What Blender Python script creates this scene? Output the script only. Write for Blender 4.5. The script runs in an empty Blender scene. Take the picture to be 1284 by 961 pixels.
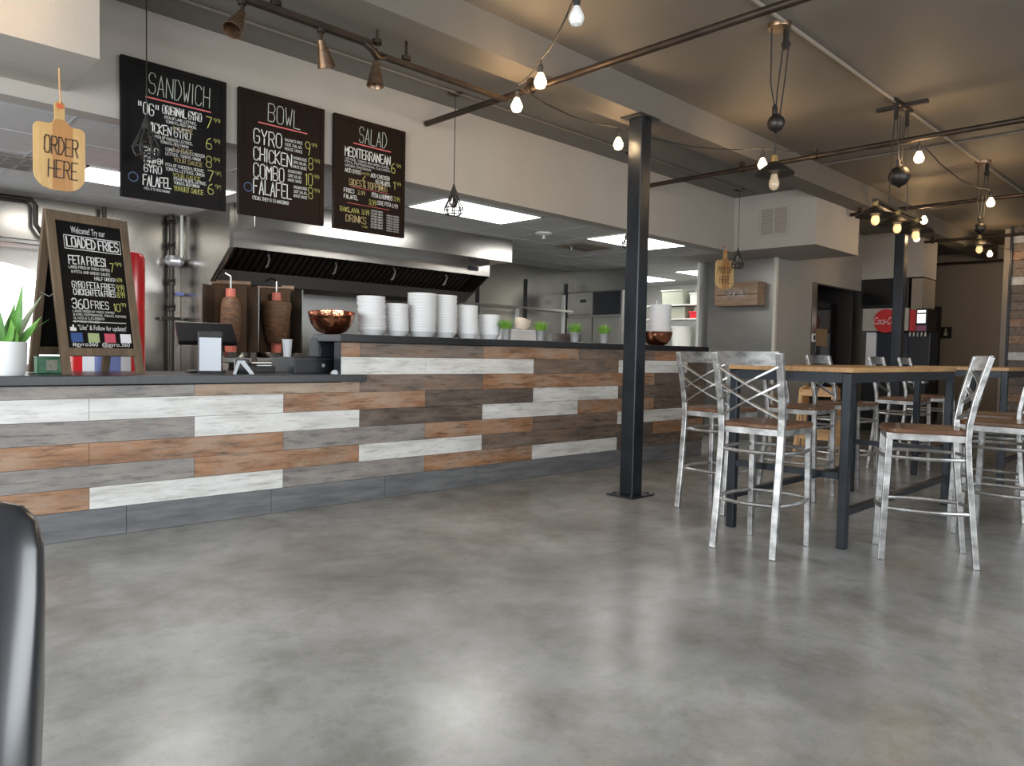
import bpy, bmesh, math, random
from mathutils import Vector, Matrix
random.seed(7)
S = bpy.context.scene
COL = S.collection
PI = math.pi
# ------------------------------------------------------------------ camera, world, light, exposure
cd = bpy.data.cameras.new('camera'); cam = bpy.data.objects.new('camera', cd); COL.objects.link(cam)
cd.sensor_fit = 'HORIZONTAL'; cd.sensor_width = 36.0; cd.lens = 36.0*928.6/1284
cd.clip_start = 0.05; cd.clip_end = 100
yaw, pit, rol = [math.radians(a) for a in (45.486, -2.347, 1.1516)]
Fw = Vector((math.cos(pit)*math.cos(yaw), math.cos(pit)*math.sin(yaw), math.sin(pit)))
r0 = Vector((math.sin(yaw), -math.cos(yaw), 0)); u0 = r0.cross(Fw)
Rt = math.cos(rol)*r0 + math.sin(rol)*u0; Up = -math.sin(rol)*r0 + math.cos(rol)*u0
M = Matrix((Rt, Up, -Fw)).transposed().to_4x4(); M.translation = (0, 0, 1.15)
cam.matrix_world = M
S.camera = cam
S.view_settings.view_transform = 'Standard'; S.view_settings.look = 'None'
S.view_settings.gamma = 1.0; S.view_settings.use_curve_mapping = False
S.view_settings.exposure = -0.2
S.cycles.sample_clamp_indirect = 2.0; S.cycles.sample_clamp_direct = 8.0; S.cycles.blur_glossy = 1.0
W = bpy.data.worlds.new('sky'); S.world = W; W.use_nodes = True
W.node_tree.nodes['Background'].inputs[0].default_value = (0.80, 0.90, 1.0, 1)
W.node_tree.nodes['Background'].inputs[1].default_value = 1.2

def area(name, loc, target, sx, sy, power, col):
    l = bpy.data.lights.new(name, 'AREA'); l.shape = 'RECTANGLE'; l.size = sx; l.size_y = sy
    l.energy = power; l.color = col
    o = bpy.data.objects.new(name, l); COL.objects.link(o); o.location = loc
    d = Vector(target)-Vector(loc); o.rotation_euler = d.to_track_quat('-Z', 'Y').to_euler()
    return o
# daylight entering by the shop windows behind the camera
area('daylight_street_window', (3.2, -2.96, 1.75), (3.2, 5, 1.75), 6.6, 1.9, 265, (0.93, 0.97, 1.0))
area('daylight_side_window', (-2.46, 2.0, 1.75), (5, 2.0, 1.75), 5.3, 1.9, 400, (0.93, 0.97, 1.0))
area('daylight_far_street_window', (11.0, -2.96, 1.75), (11.0, 5, 1.75), 4.0, 1.9, 9, (0.96, 0.98, 1.0))

# ------------------------------------------------------------------ material helpers
MATS = {}
def mat(name, col, rough=.5, metal=0.0, emit=None, estr=0, alpha=None, spec=None, trans=0, coat=0):
    m = bpy.data.materials.new(name); m.use_nodes = True
    b = m.node_tree.nodes['Principled BSDF']
    b.inputs['Base Color'].default_value = (*col, 1); b.inputs['Roughness'].default_value = rough
    b.inputs['Metallic'].default_value = metal
    if emit: b.inputs['Emission Color'].default_value = (*emit, 1); b.inputs['Emission Strength'].default_value = estr
    if spec is not None: b.inputs['Specular IOR Level'].default_value = spec
    if trans: b.inputs['Transmission Weight'].default_value = trans
    if coat: b.inputs['Coat Weight'].default_value = coat; b.inputs['Coat Roughness'].default_value = .08
    MATS[name] = m
    return m
def noisy(name, c1, c2, scale=(8, 8, 8), rough=(.4, .5), metal=0, detail=6, bump=0, p=(.35, .65), c3=None, bscale=None, coat=0):
    m = mat(name, c1, .5, metal, coat=coat); nt = m.node_tree; N = nt.nodes; L = nt.links; b = N['Principled BSDF']
    tc = N.new('ShaderNodeTexCoord'); mp = N.new('ShaderNodeMapping'); mp.inputs['Scale'].default_value = scale
    L.new(tc.outputs['Object'], mp.inputs['Vector'])
    n = N.new('ShaderNodeTexNoise'); n.inputs['Scale'].default_value = 1; n.inputs['Detail'].default_value = detail
    n.inputs['Roughness'].default_value = .62
    L.new(mp.outputs[0], n.inputs['Vector'])
    r = N.new('ShaderNodeValToRGB'); r.color_ramp.elements[0].position = p[0]; r.color_ramp.elements[1].position = p[1]
    r.color_ramp.elements[0].color = (*c1, 1); r.color_ramp.elements[1].color = (*c2, 1)
    if c3:
        e = r.color_ramp.elements.new((p[0]+p[1])/2); e.color = (*c3, 1)
    L.new(n.outputs['Fac'], r.inputs[0]); L.new(r.outputs[0], b.inputs['Base Color'])
    mr = N.new('ShaderNodeMapRange'); mr.inputs['To Min'].default_value = rough[0]; mr.inputs['To Max'].default_value = rough[1]
    L.new(n.outputs['Fac'], mr.inputs['Value']); L.new(mr.outputs[0], b.inputs['Roughness'])
    if bump:
        bp = N.new('ShaderNodeBump'); bp.inputs['Strength'].default_value = bump; bp.inputs['Distance'].default_value = .01
        if bscale:
            n2 = N.new('ShaderNodeTexNoise'); n2.inputs['Scale'].default_value = bscale; n2.inputs['Detail'].default_value = 2
            L.new(tc.outputs['Object'], n2.inputs['Vector']); L.new(n2.outputs['Fac'], bp.inputs['Height'])
        else: L.new(n.outputs['Fac'], bp.inputs['Height'])
        L.new(bp.outputs[0], b.inputs['Normal'])
    return m

def floor_mat():
    m = mat('polished_concrete', (.3, .3, .28), .3, 0, spec=.5); nt = m.node_tree; N = nt.nodes; L = nt.links; b = N['Principled BSDF']
    tc = N.new('ShaderNodeTexCoord')
    def noise(sc, det, ro=.6, dist=0):
        n = N.new('ShaderNodeTexNoise'); n.inputs['Scale'].default_value = sc; n.inputs['Detail'].default_value = det
        n.inputs['Roughness'].default_value = ro; n.inputs['Distortion'].default_value = dist
        L.new(tc.outputs['Object'], n.inputs['Vector']); return n
    def ramp(src, els):
        r = N.new('ShaderNodeValToRGB'); r.color_ramp.elements[0].position = els[0][0]; r.color_ramp.elements[0].color = (*els[0][1], 1)
        r.color_ramp.elements[1].position = els[-1][0]; r.color_ramp.elements[1].color = (*els[-1][1], 1)
        for p, c in els[1:-1]: e = r.color_ramp.elements.new(p); e.color = (*c, 1)
        L.new(src, r.inputs[0]); return r
    def mix(fac, a, c, mode='MIX', f=None):
        x = N.new('ShaderNodeMix'); x.data_type = 'RGBA'; x.blend_type = mode
        if f is None: L.new(fac, x.inputs[0])
        else: x.inputs[0].default_value = f
        L.new(a, x.inputs[6]); L.new(c, x.inputs[7]); return x.outputs[2]
    a = ramp(noise(1.1, 8, .62, .4).outputs['Fac'], [(.3, (.175, .174, .164)), (.48, (.268, .27, .26)), (.68, (.37, .376, .37))])
    c = ramp(noise(3.7, 9, .7, .2).outputs['Fac'], [(.3, (.62, .60, .56)), (.55, (1, 1, 1)), (.8, (1.12, 1.12, 1.12))])
    o = mix(None, a.outputs[0], c.outputs[0], 'MULTIPLY', .8)
    st = ramp(noise(2.1, 7, .72, .9).outputs['Fac'], [(.60, (1, 1, 1)), (.72, (.86, .74, .55))])
    o = mix(None, o, st.outputs[0], 'MULTIPLY', .55)
    sp = ramp(noise(38, 3, .7).outputs['Fac'], [(.30, (.72, .7, .66)), (.42, (1, 1, 1))])
    o = mix(None, o, sp.outputs[0], 'MULTIPLY', .5)
    # one hairline crack wandering across the slab
    nd = noise(1.6, 6); sx = N.new('ShaderNodeSeparateXYZ'); L.new(tc.outputs['Object'], sx.inputs[0])
    def mth(op, a, c):
        n = N.new('ShaderNodeMath'); n.operation = op
        for i, q in enumerate((a, c)):
            if isinstance(q, (int, float)): n.inputs[i].default_value = q
            else: L.new(q, n.inputs[i])
        return n.outputs[0]
    d = mth('ADD', mth('ADD', sx.outputs[0], mth('MULTIPLY', sx.outputs[1], .22)), mth('MULTIPLY', nd.outputs['Fac'], .35))
    d = mth('ABSOLUTE', mth('SUBTRACT', d, 3.52), 0)
    ck = ramp(d, [(0.0, (.68, .66, .63)), (.006, (1, 1, 1))])
    o = mix(None, o, ck.outputs[0], 'MULTIPLY', .5)
    L.new(o, b.inputs['Base Color'])
    rr = ramp(noise(1.7, 6).outputs['Fac'], [(.3, (.235,)*3), (.7, (.27,)*3)])
    L.new(rr.outputs[0], b.inputs['Roughness'])
    bp = N.new('ShaderNodeBump'); bp.inputs['Strength'].default_value = .02; bp.inputs['Distance'].default_value = .01
    L.new(noise(14, 5).outputs['Fac'], bp.inputs['Height']); L.new(bp.outputs[0], b.inputs['Normal'])
    return m

concrete = floor_mat()
beige = noisy('painted_beige_wall', (.35, .325, .29), (.375, .345, .31), (3, 3, 3), (.55, .65), bump=.06, bscale=90)
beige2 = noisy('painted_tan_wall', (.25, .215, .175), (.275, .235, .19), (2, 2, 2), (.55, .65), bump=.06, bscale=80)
ceil_m = noisy('painted_taupe_ceiling', (.145, .128, .108), (.165, .145, .122), (1.4, 1.4, 1.4), (.6, .7), bump=.05, bscale=60)
strip_m = noisy('painted_grey_ceiling_strip', (.155, .147, .133), (.17, .16, .145), (2, 2, 2), (.6, .7))
kceil = noisy('kitchen_ceiling_tile', (.50, .51, .51), (.55, .56, .56), (9, 9, 9), (.6, .7))
white_wall = noisy('white_wall_panel', (.74, .74, .70), (.79, .79, .75), (4, 4, 4), (.4, .5))
steel = noisy('brushed_stainless', (.40, .385, .36), (.47, .455, .43), (1.2, 1.2, 3), (.20, .262), 1.0, 4)
steel_wavy = noisy('wavy_stainless_sheet', (.40, .38, .345), (.46, .44, .40), (2, 2, 2), (.19, .25), 1.0, 3, bump=.35, bscale=1.3)
steel_dim = noisy('dull_grey_steel_panel', (.27, .265, .25), (.31, .305, .29), (2, 2, 5), (.32, .42), .85, 4)
stool_m = noisy('clear_coated_raw_steel', (.22, .22, .217), (.72, .72, .71), (9, 9, 14), (.30, .48), .95, 6, p=(.3, .7))
darkst = mat('blackened_steel', (.028, .030, .036), .35, .4)
blue_st = noisy('blue_black_steel', (.018, .0225, .029), (.032, .038, .046), (5, 5, 3), (.28, .42), .55)
pipe_m = noisy('dark_bronze_pipe', (.035, .024, .018), (.06, .042, .03), (6, 6, 6), (.38, .5), .6)
bronze = noisy('brushed_bronze', (.20, .13, .085), (.30, .205, .14), (10, 10, 30), (.28, .38), .9)
iron = mat('aged_dark_iron', (.05, .045, .04), .42, .75)
brass = mat('brass', (.62, .45, .20), .28, 1)
cord_m = mat('black_cord', (.018, .016, .015), .6)
wood_seat = noisy('walnut_stained_seat', (.095, .042, .02), (.19, .09, .045), (2, 26, 26), (.28, .42), 0, 7, coat=.3)
wood_top = noisy('butcher_block_top', (.36, .20, .08), (.50, .30, .13), (3, 34, 20), (.3, .42), 0, 6)
board_w = noisy('bamboo_board', (.40, .245, .085), (.50, .33, .135), (26, 26, 3), (.42, .5), 0, 5)
board_w2 = noisy('darker_bamboo_strip', (.31, .145, .04), (.38, .195, .06), (26, 26, 3), (.42, .5), 0, 5)
frame_w = noisy('weathered_wood_frame', (.10, .067, .04), (.165, .115, .07), (20, 20, 4), (.55, .7), 0, 6)
crate_w = noisy('old_crate_wood', (.20, .13, .085), (.33, .22, .14), (20, 4, 20), (.55, .7), 0, 6)
chalk_b = noisy('chalkboard_black', (.006, .0055, .0055), (.011, .010, .0095), (3, 3, 3), (.42, .55), 0, 6)
chalk_br = noisy('chalkboard_brown_black', (.010, .006, .0045), (.017, .010, .007), (3, 3, 3), (.42, .55), 0, 6)
for q_ in (chalk_b, chalk_br): q_.node_tree.nodes['Principled BSDF'].inputs['Specular IOR Level'].default_value = .08
chalk_w = mat('white_chalk', (.70, .70, .68), .9)
chalk_g = mat('grey_green_chalk', (.42, .46, .40), .9)
chalk_r = mat('red_chalk', (.62, .14, .14), .9)
chalk_y = mat('yellow_chalk', (.46, .45, .14), .9)
chalk_t = mat('tan_chalk', (.50, .40, .20), .9)
chalk_bl = mat('blue_chalk', (.07, .10, .20), .9)
ink = mat('burnt_lettering', (.05, .03, .02), .7)
slab_b = noisy('black_stone_slab', (.006, .006, .007), (.014, .014, .016), (30, 30, 30), (.285, .34))
slab_g = noisy('charcoal_stone_slab', (.030, .032, .037), (.045, .047, .053), (40, 40, 40), (.285, .36))
white_p = mat('white_paper_bowl', (.88, .89, .89), .5)
copper = mat('hammered_copper', (.62, .26, .15), .16, 1.0)
nt = copper.node_tree; vn = nt.nodes.new('ShaderNodeTexVoronoi'); vn.inputs['Scale'].default_value = 46
tcn = nt.nodes.new('ShaderNodeTexCoord'); nt.links.new(tcn.outputs['Object'], vn.inputs['Vector'])
bpn = nt.nodes.new('ShaderNodeBump'); bpn.inputs['Strength'].default_value = .35; bpn.inputs['Distance'].default_value = .004
nt.links.new(vn.outputs['Distance'], bpn.inputs['Height']); nt.links.new(bpn.outputs[0], nt.nodes['Principled BSDF'].inputs['Normal'])
galv = mat('galvanised_tin', (.72, .74, .76), .38, .85)
grass_g = noisy('bright_grass', (.10, .27, .03), (.25, .46, .06), (40, 40, 10), (.6, .7))
leaf_g = noisy('snake_plant_leaf', (.05, .19, .025), (.16, .36, .07), (14, 14, 5), (.35, .45))
leaf_p = noisy('pale_leaf', (.42, .52, .32), (.55, .64, .45), (14, 14, 30), (.4, .5))
ceramic = mat('white_ceramic', (.74, .76, .78), .35)
plastic_b = mat('black_plastic', (.005, .005, .006), .42)
plastic_g = mat('charcoal_plastic', (.012, .016, .022), .4)
plastic_lg = mat('light_grey_plastic', (.48, .52, .56), .4)
screen_m = mat('pale_screen', (.42, .45, .50), .25, emit=(.75, .82, .95), estr=.12)
red_gl = mat('glossy_red', (.62, .02, .025), .2)
blue_l = mat('blue_label', (.12, .16, .42), .4)
white_l = mat('white_label', (.75, .75, .78), .4)
green_tin = noisy('green_tin', (.02, .15, .06), (.05, .25, .12), (40, 40, 40), (.35, .45))
meat = noisy('roast_meat', (.075, .038, .018), (.19, .095, .045), (14, 14, 40), (.5, .65), 0, 7, bump=.5)
meat_r = noisy('raw_pink_meat', (.52, .13, .09), (.66, .20, .14), (14, 14, 30), (.4, .5))
hood_d = mat('dark_hood_interior', (.018, .014, .011), .5, .3)
filter_m = mat('dark_filter_baffle', (.06, .045, .038), .4, .7)
leather = noisy('black_vinyl', (.008, .011, .016), (.013, .017, .023), (4, 4, 4), (.285, .34), 0, 3)
leather.node_tree.nodes['Principled BSDF'].inputs['Specular IOR Level'].default_value = 1.0
leather.node_tree.nodes['Principled BSDF'].inputs['Coat Weight'].default_value = .7; leather.node_tree.nodes['Principled BSDF'].inputs['Coat Roughness'].default_value = .22
panel_e = mat('fluorescent_panel', (.9, .9, .9), .5, emit=(1, .985, .95), estr=15)
bulb_e = mat('lit_bulb', (1, .8, .5), .4, emit=(1, .74, .42), estr=9)
bulb_w = mat('milky_unlit_bulb', (.8, .8, .78), .25)
edison_e = mat('amber_edison_glass', (.85, .6, .3), .12, emit=(1, .66, .30), estr=1.0)
edison_d = mat('clear_edison_glass', (.36, .29, .21), .08, emit=(1, .70, .35), estr=.18)
glass = mat('clear_glass', (1, 1, 1), .02, trans=1)
glass.node_tree.nodes['Principled BSDF'].inputs['IOR'].default_value = 1.15
lit_sign = mat('lit_sign_white', (.8, .8, .8), .4, emit=(1, .97, .92), estr=1.1)
lit_red = mat('lit_sign_red', (.42, .02, .02), .4, emit=(.9, .03, .03), estr=.06)
sign_grey = mat('sign_panel_grey', (.42, .40, .36), .4)
nat_wood = noisy('pale_natural_wood', (.52, .30, .13), (.64, .39, .18), (8, 8, 30), (.45, .55))
reflect_e = mat('glowing_reflection', (.9, .95, 1), .4, emit=(.96, 1, 1), estr=1.6)  # glow imitating a bright reflection in stainless steel
win_glass = mat('window_frame_dark', (.05, .05, .05), .4)
grey_plank = noisy('slate_grey_tile', (.095, .10, .108), (.17, .175, .18), (3, 30, 22), (.35, .5), 0, 8)
def plank(name, a, b, c, wear, seed, amt):
    """printed wood-look tile: streaky grain a-c-b, blotches of worn colour and dark scratches"""
    m = noisy(name, a, b, (2.0, 22, 16), (.38, .52), 0, 9, c3=c, p=(.30, .70))
    nt = m.node_tree; N = nt.nodes; L = nt.links; B = N['Principled BSDF']; src = B.inputs['Base Color'].links[0].from_socket
    tc = [n for n in N if n.type == 'TEX_COORD'][0]
    def layer(src, scale, loc, p0, p1, col, f, det=6):
        mp = N.new('ShaderNodeMapping'); mp.inputs['Scale'].default_value = scale; mp.inputs['Location'].default_value = (loc, loc*.7, 0)
        L.new(tc.outputs['Object'], mp.inputs['Vector']); n = N.new('ShaderNodeTexNoise'); n.inputs['Scale'].default_value = 1; n.inputs['Detail'].default_value = det; n.inputs['Roughness'].default_value = .68
        L.new(mp.outputs[0], n.inputs['Vector']); r = N.new('ShaderNodeMapRange'); r.inputs['From Min'].default_value = p0; r.inputs['From Max'].default_value = p1; r.inputs['To Max'].default_value = f
        L.new(n.outputs['Fac'], r.inputs['Value']); x = N.new('ShaderNodeMix'); x.data_type = 'RGBA'; L.new(r.outputs[0], x.inputs[0]); L.new(src, x.inputs[6]); x.inputs[7].default_value = (*col, 1)
        return x.outputs[2]
    o = layer(src, (4.2, 13, 11), seed*3.1, .44, .62, wear, amt)
    o = layer(o, (4, 30, 34), seed*5.7+2, .52, .66, [q*(.8 if seed == 1 else .45) for q in a], .85, 8)
    o = layer(o, (1.1, 3, 3.2), seed*1.9+7, .5, .75, [q*.8+.03 for q in c], .6, 4)
    L.new(o, B.inputs['Base Color']); return m
PL = {'W': plank('whitewashed_plank', (.42, .415, .39), (.74, .75, .74), (.68, .685, .67), (.55, .54, .51), 1, .5),
      'G': plank('grey_plank', (.13, .12, .115), (.31, .30, .29), (.225, .21, .20), (.33, .29, .25), 2, .6),
      'O': plank('rust_orange_plank', (.12, .062, .035), (.42, .245, .145), (.30, .15, .075), (.36, .27, .20), 3, .75),
      'D': plank('dark_brown_plank', (.04, .03, .024), (.165, .13, .105), (.10, .075, .06), (.19, .15, .12), 4, .6),
      'B': plank('brown_grey_plank', (.075, .058, .046), (.235, .195, .165), (.16, .125, .10), (.25, .15, .095), 5, .6),
      'T': plank('tan_plank', (.20, .14, .09), (.46, .34, .24), (.35, .245, .165), (.40, .34, .28), 6, .6)}

# ------------------------------------------------------------------ mesh helpers
class MB:
    def __init__(s): s.v = []; s.f = []; s.m = []; s.cur = 0
    def add(s, vs, fs):
        o = len(s.v); s.v += [tuple(v) for v in vs]
        for f in fs: s.f.append([i+o for i in f]); s.m.append(s.cur)
        return s
    def box(s, x0, x1, y0, y1, z0, z1, b=0):
        if b:
            bm = bmesh.new(); bmesh.ops.create_cube(bm, size=1)
            for v in bm.verts: v.co = Vector(((x0+x1)/2+v.co.x*(x1-x0), (y0+y1)/2+v.co.y*(y1-y0), (z0+z1)/2+v.co.z*(z1-z0)))
            bmesh.ops.bevel(bm, geom=bm.edges[:], offset=b, segments=2, affect='EDGES', profile=.5)
            bm.verts.index_update()
            s.add([v.co for v in bm.verts], [[v.index for v in f.verts] for f in bm.faces]); bm.free(); return s
        v = [(x, y, z) for x in (x0, x1) for y in (y0, y1) for z in (z0, z1)]
        return s.add(v, [(0, 1, 3, 2), (4, 6, 7, 5), (0, 4, 5, 1), (2, 3, 7, 6), (0, 2, 6, 4), (1, 5, 7, 3)])
    def tube(s, pts, r, n=10, cap=True, sq=None):
        pts = [Vector(p) for p in pts]; k = len(pts); rings = []
        rs = r if isinstance(r, (list, tuple)) else [r]*k
        t0 = (pts[1]-pts[0]).normalized(); ref = Vector((0, 0, 1)) if abs(t0.z) < .9 else Vector((1, 0, 0))
        a = t0.cross(ref).normalized()
        for i in range(k):
            t = (pts[min(i+1, k-1)]-pts[max(i-1, 0)]).normalized()
            a = (a-t*a.dot(t)).normalized(); b = t.cross(a)
            ring = []
            if sq:
                for (p, q) in ((-1, -1), (1, -1), (1, 1), (-1, 1)): ring.append(pts[i]+a*p*sq[0]/2+b*q*sq[1]/2)
            else:
                for j in range(n): ring.append(pts[i]+(a*math.cos(2*PI*j/n)+b*math.sin(2*PI*j/n))*rs[i])
            rings.append(ring)
        m = 4 if sq else n; vs = [v for R in rings for v in R]; fs = []
        for i in range(k-1):
            for j in range(m): fs.append((i*m+j, i*m+(j+1) % m, (i+1)*m+(j+1) % m, (i+1)*m+j))
        if cap: fs.append(list(range(m))[::-1]); fs.append([(k-1)*m+j for j in range(m)])
        return s.add(vs, fs)
    def lathe(s, prof, c=(0, 0, 0), n=24, axis=None):
        vs = []; fs = []
        for (r, z) in prof:
            for j in range(n):
                t = 2*PI*j/n; vs.append(Vector((r*math.cos(t), r*math.sin(t), z)))
        if axis is not None:
            q = Vector((0, 0, 1)).rotation_difference(Vector(axis).normalized()); vs = [q @ v for v in vs]
        vs = [v+Vector(c) for v in vs]
        for i in range(len(prof)-1):
            for j in range(n): fs.append((i*n+j, i*n+(j+1) % n, (i+1)*n+(j+1) % n, (i+1)*n+j))
        if prof[0][0] > 1e-6: fs.append(list(range(n))[::-1])
        if prof[-1][0] > 1e-6: fs.append([(len(prof)-1)*n+j for j in range(n)])
        return s.add(vs, fs)
    def prism(s, poly, d0, d1, plane='xz'):
        n = len(poly)
        def P(p, d): return {'xz': (p[0], d, p[1]), 'xy': (p[0], p[1], d), 'yz': (d, p[0], p[1])}[plane]
        vs = [P(p, d0) for p in poly]+[P(p, d1) for p in poly]
        fs = [list(range(n)), list(range(2*n-1, n-1, -1))]+[(i, i+n, (i+1) % n+n, (i+1) % n) for i in range(n)]
        return s.add(vs, fs)
    def build(s, name, m, parent=None, smooth=False, bevel=0, loc=None, rz=None):
        me = bpy.data.meshes.new(name); me.from_pydata(s.v, [], s.f)
        ms = m if isinstance(m, (list, tuple)) else [m]
        for x in ms: me.materials.append(x)
        if len(ms) > 1: me.polygons.foreach_set('material_index', s.m)
        bm = bmesh.new(); bm.from_mesh(me); bmesh.ops.recalc_face_normals(bm, faces=bm.faces[:]); bm.to_mesh(me); bm.free()
        if smooth:
            me.polygons.foreach_set('use_smooth', [True]*len(me.polygons))
            me.set_sharp_from_angle(angle=math.radians(38))
        o = bpy.data.objects.new(name, me); COL.objects.link(o)
        if parent: o.parent = parent
        if loc: o.location = loc
        if rz is not None: o.rotation_euler = (0, 0, rz)
        if bevel:
            bv = o.modifiers.new('bevel', 'BEVEL'); bv.width = bevel; bv.segments = 2; bv.limit_method = 'ANGLE'
        return o
def tag(o, label, cat, group=None):
    o['label'] = label; o['category'] = cat
    if group: o['group'] = group
    return o
def thing(name, label, cat, loc=(0, 0, 0), rz=0, group=None):
    o = bpy.data.objects.new(name, None); COL.objects.link(o); o.location = loc; o.rotation_euler = (0, 0, rz)
    o.empty_display_size = .1
    return tag(o, label, cat, group)
def struct(o): o['kind'] = 'structure'; return o
KIDS = {}
def dup(root, loc, rz, label, group=None):
    r = root.copy(); COL.objects.link(r); r.location = loc; r.rotation_euler = (0, 0, rz); r['label'] = label
    if group: r['group'] = group
    def rec(src, dst):
        for ch in [c for c in COL.objects if c.parent == src]:
            c = ch.copy(); COL.objects.link(c); c.parent = dst; rec(ch, c)
    rec(root, r)
    return r
# ---- hand lettering: single-stroke glyphs on a 4 x 6 grid, drawn as thin ribbons
G = {'A': "002640 1232", 'B': "00063645443303 3342413000", 'C': "4536160501103041", 'D': "00062644422000", 'E': "40000646 0333",
 'F': "000646 0333", 'G': "45361605011030414323", 'H': "0006 4046 0343", 'I': "2026", 'J': "4641301001", 'K': "0006 4603 0340",
 'L': "060040", 'M': "0006234640", 'N': "00064046", 'O': "160501103041453616", 'P': "00063645443303", 'Q': "160501103041453616 2240",
 'R': "00063645443303 2340", 'S': "453616050413334241301001", 'T': "0646 2026", 'U': "060110304146", 'V': "062046", 'W': "0610233046",
 'X': "0046 0640", 'Y': "0623 4623 2023", 'Z': "06460040", '0': "160501103041453616", '1': "152620", '2': "05163645440040",
 '3': "05163645443313 334241301001", '4': "30360242", '5': "460603334241301001", '6': "36150301103041423303", '7': "064610",
 '8': "130405163645443313 1302011030414233", '9': "431304051636454330", '&': "40051626350201102042", '!': "2622 2120", '.': "2021",
 ',': "2110", '"': "1614 3634", "'": "2624", '-': "1333", '#': "1016 3036 0242 0444", '@': "3424232232344445361605011030",
 '(': "36151130", ')': "16353110", '+': "2125 0343"}
NARROW = {'I': (2, 1.2), '1': (1.5, 1.6), '!': (2, 1), '.': (2, 1), ',': (1.5, 1.2), "'": (2, 1), '(': (2, 2), ')': (2, 2)}
def write(mb, txt, u, v, w, h, t, y, slant=0, jit=.0):
    """text in local x-z plane: left edge u, baseline v, total width w, cap height h, stroke t, at depth y"""
    adv = []
    for ch in txt: adv.append(2.4 if ch == ' ' else (NARROW[ch][1]+1.3 if ch in NARROW else 5.3))
    k = w/max(sum(adv)-1.3, 1); x = u; t = min(t*.8, h*.13)
    for ch, a in zip(txt, adv):
        if ch in G:
            ox = (NARROW[ch][0]-NARROW[ch][1]/2) if ch in NARROW else 0
            jy = random.uniform(-jit, jit)*h
            for st in G[ch].split():
                P = [(x+(int(st[i])-ox)*k+int(st[i+1])/6*h*slant, v+int(st[i+1])/6*h+jy) for i in range(0, len(st), 2)]
                for (ax, az), (bx, bz) in zip(P, P[1:]):
                    d = math.hypot(bx-ax, bz-az) or 1; ex, ez = (bx-ax)/d*t/2, (bz-az)/d*t/2; nx, nz = -ez, ex
                    mb.add([(ax-ex+nx, y, az-ez+nz), (ax-ex-nx, y, az-ez-nz), (bx+ex-nx, y, bz+ez-nz), (bx+ex+nx, y, bz+ez+nz)], [(0, 1, 2, 3)])
        x += a*k
def font_text(name, txt, x, z, y, w, h, m, parent, shear=0, rot=0):
    c = bpy.data.curves.new(name, 'FONT'); c.body = txt; c.size = 1; c.shear = shear; c.extrude = 0.0
    t = bpy.data.objects.new(name+'_src', c); COL.objects.link(t)
    me = bpy.data.meshes.new_from_object(t); bpy.data.objects.remove(t)
    xs = [v.co.x for v in me.vertices]; ys = [v.co.y for v in me.vertices]
    sx = w/(max(xs)-min(xs)); sy = h/(max(ys)-min(ys)); x0, y0 = min(xs), min(ys)
    for v in me.vertices: v.co = Vector((x+(v.co.x-x0)*sx, y, z+(v.co.y-y0)*sy))
    me.materials.append(m); o = bpy.data.objects.new(name, me); COL.objects.link(o); o.parent = parent
    return o

# ------------------------------------------------------------------ room shell
struct(MB().box(-2.6, 17.2, -3.1, 9.0, -.1, 0).build('floor', concrete))
CY = 4.86                                            # soffit plane over the counter
ZC, ZS, ZB, ZK = 3.30, 3.185, 3.057, 2.52            # dining ceiling, strip ceiling, beam underside, kitchen ceiling
struct(MB().box(-2.6, 17.2, -3.1, 3.56, ZC, ZC+.1).build('ceiling', ceil_m))
struct(MB().box(-2.6, 17.2, 3.79, CY+.6, ZS, ZS+.1).build('ceiling_strip', strip_m))
struct(MB().box(-2.6, 17.2, 3.54, 3.80, ZB, ZC+.05).build('trim_1', ceil_m))      # long beam over the columns
# kitchen ceiling with tile grid
k = MB(); k.box(-2.6, 12.6, CY+.12, 9.0, ZK, ZK+.08)
k.cur = 1
for i in range(22): k.box(-.55+i*.61-.008, -.55+i*.61+.008, CY+.12, 8.2, ZK-.004, ZK)
for i in range(6): k.box(-2.6, 9.45, 5.13+i*.61-.008, 5.13+i*.61+.008, ZK-.004, ZK)
struct(k.build('ceiling_kitchen', [kceil, mat('ceiling_grid_grey', (.46, .46, .46), .5)]))
# soffit over the counter, bulkheads
struct(MB().box(-2.6, 8.72, CY, CY+.14, 2.497, ZS).build('wall_soffit', beige))
struct(MB().box(-2.6, 1.155, 4.185, CY, 2.586, ZC).build('wall_bulkhead_left', beige))
struct(MB().box(8.72, 10.03, 3.80, CY+.9, 2.507, ZS).build('wall_bulkhead_right', beige))
# walls
struct(MB().box(-2.6, 9.47, 8.15, 8.25, 0, 2.62).build('wall_kitchen_back', steel_wavy))
w = MB(); w.box(9.47, 9.57, 6.95, 8.25, 0, 2.52)
struct(w.build('wall_kitchen_right', steel_dim))
struct(MB().box(9.57, 10.76, 4.71, 4.83, 0, 3.3).build('wall_alcove', beige))
struct(MB().box(10.76, 12.65, 4.71, 4.83, 2.27, 3.3).build('wall_lintel', beige))
struct(MB().box(12.63, 13.3, 3.80, 4.9, 2.46, 3.3).build('wall_bulkhead_far', beige))
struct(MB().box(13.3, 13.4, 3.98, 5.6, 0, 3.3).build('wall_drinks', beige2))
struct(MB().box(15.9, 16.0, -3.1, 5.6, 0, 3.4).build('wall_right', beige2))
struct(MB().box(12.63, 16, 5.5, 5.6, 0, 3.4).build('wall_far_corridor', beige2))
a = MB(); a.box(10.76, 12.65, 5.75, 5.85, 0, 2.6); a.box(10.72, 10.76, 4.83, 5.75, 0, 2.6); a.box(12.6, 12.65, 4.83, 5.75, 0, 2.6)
a.box(10.72, 12.65, 4.83, 5.8, 2.5, 2.6)
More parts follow.
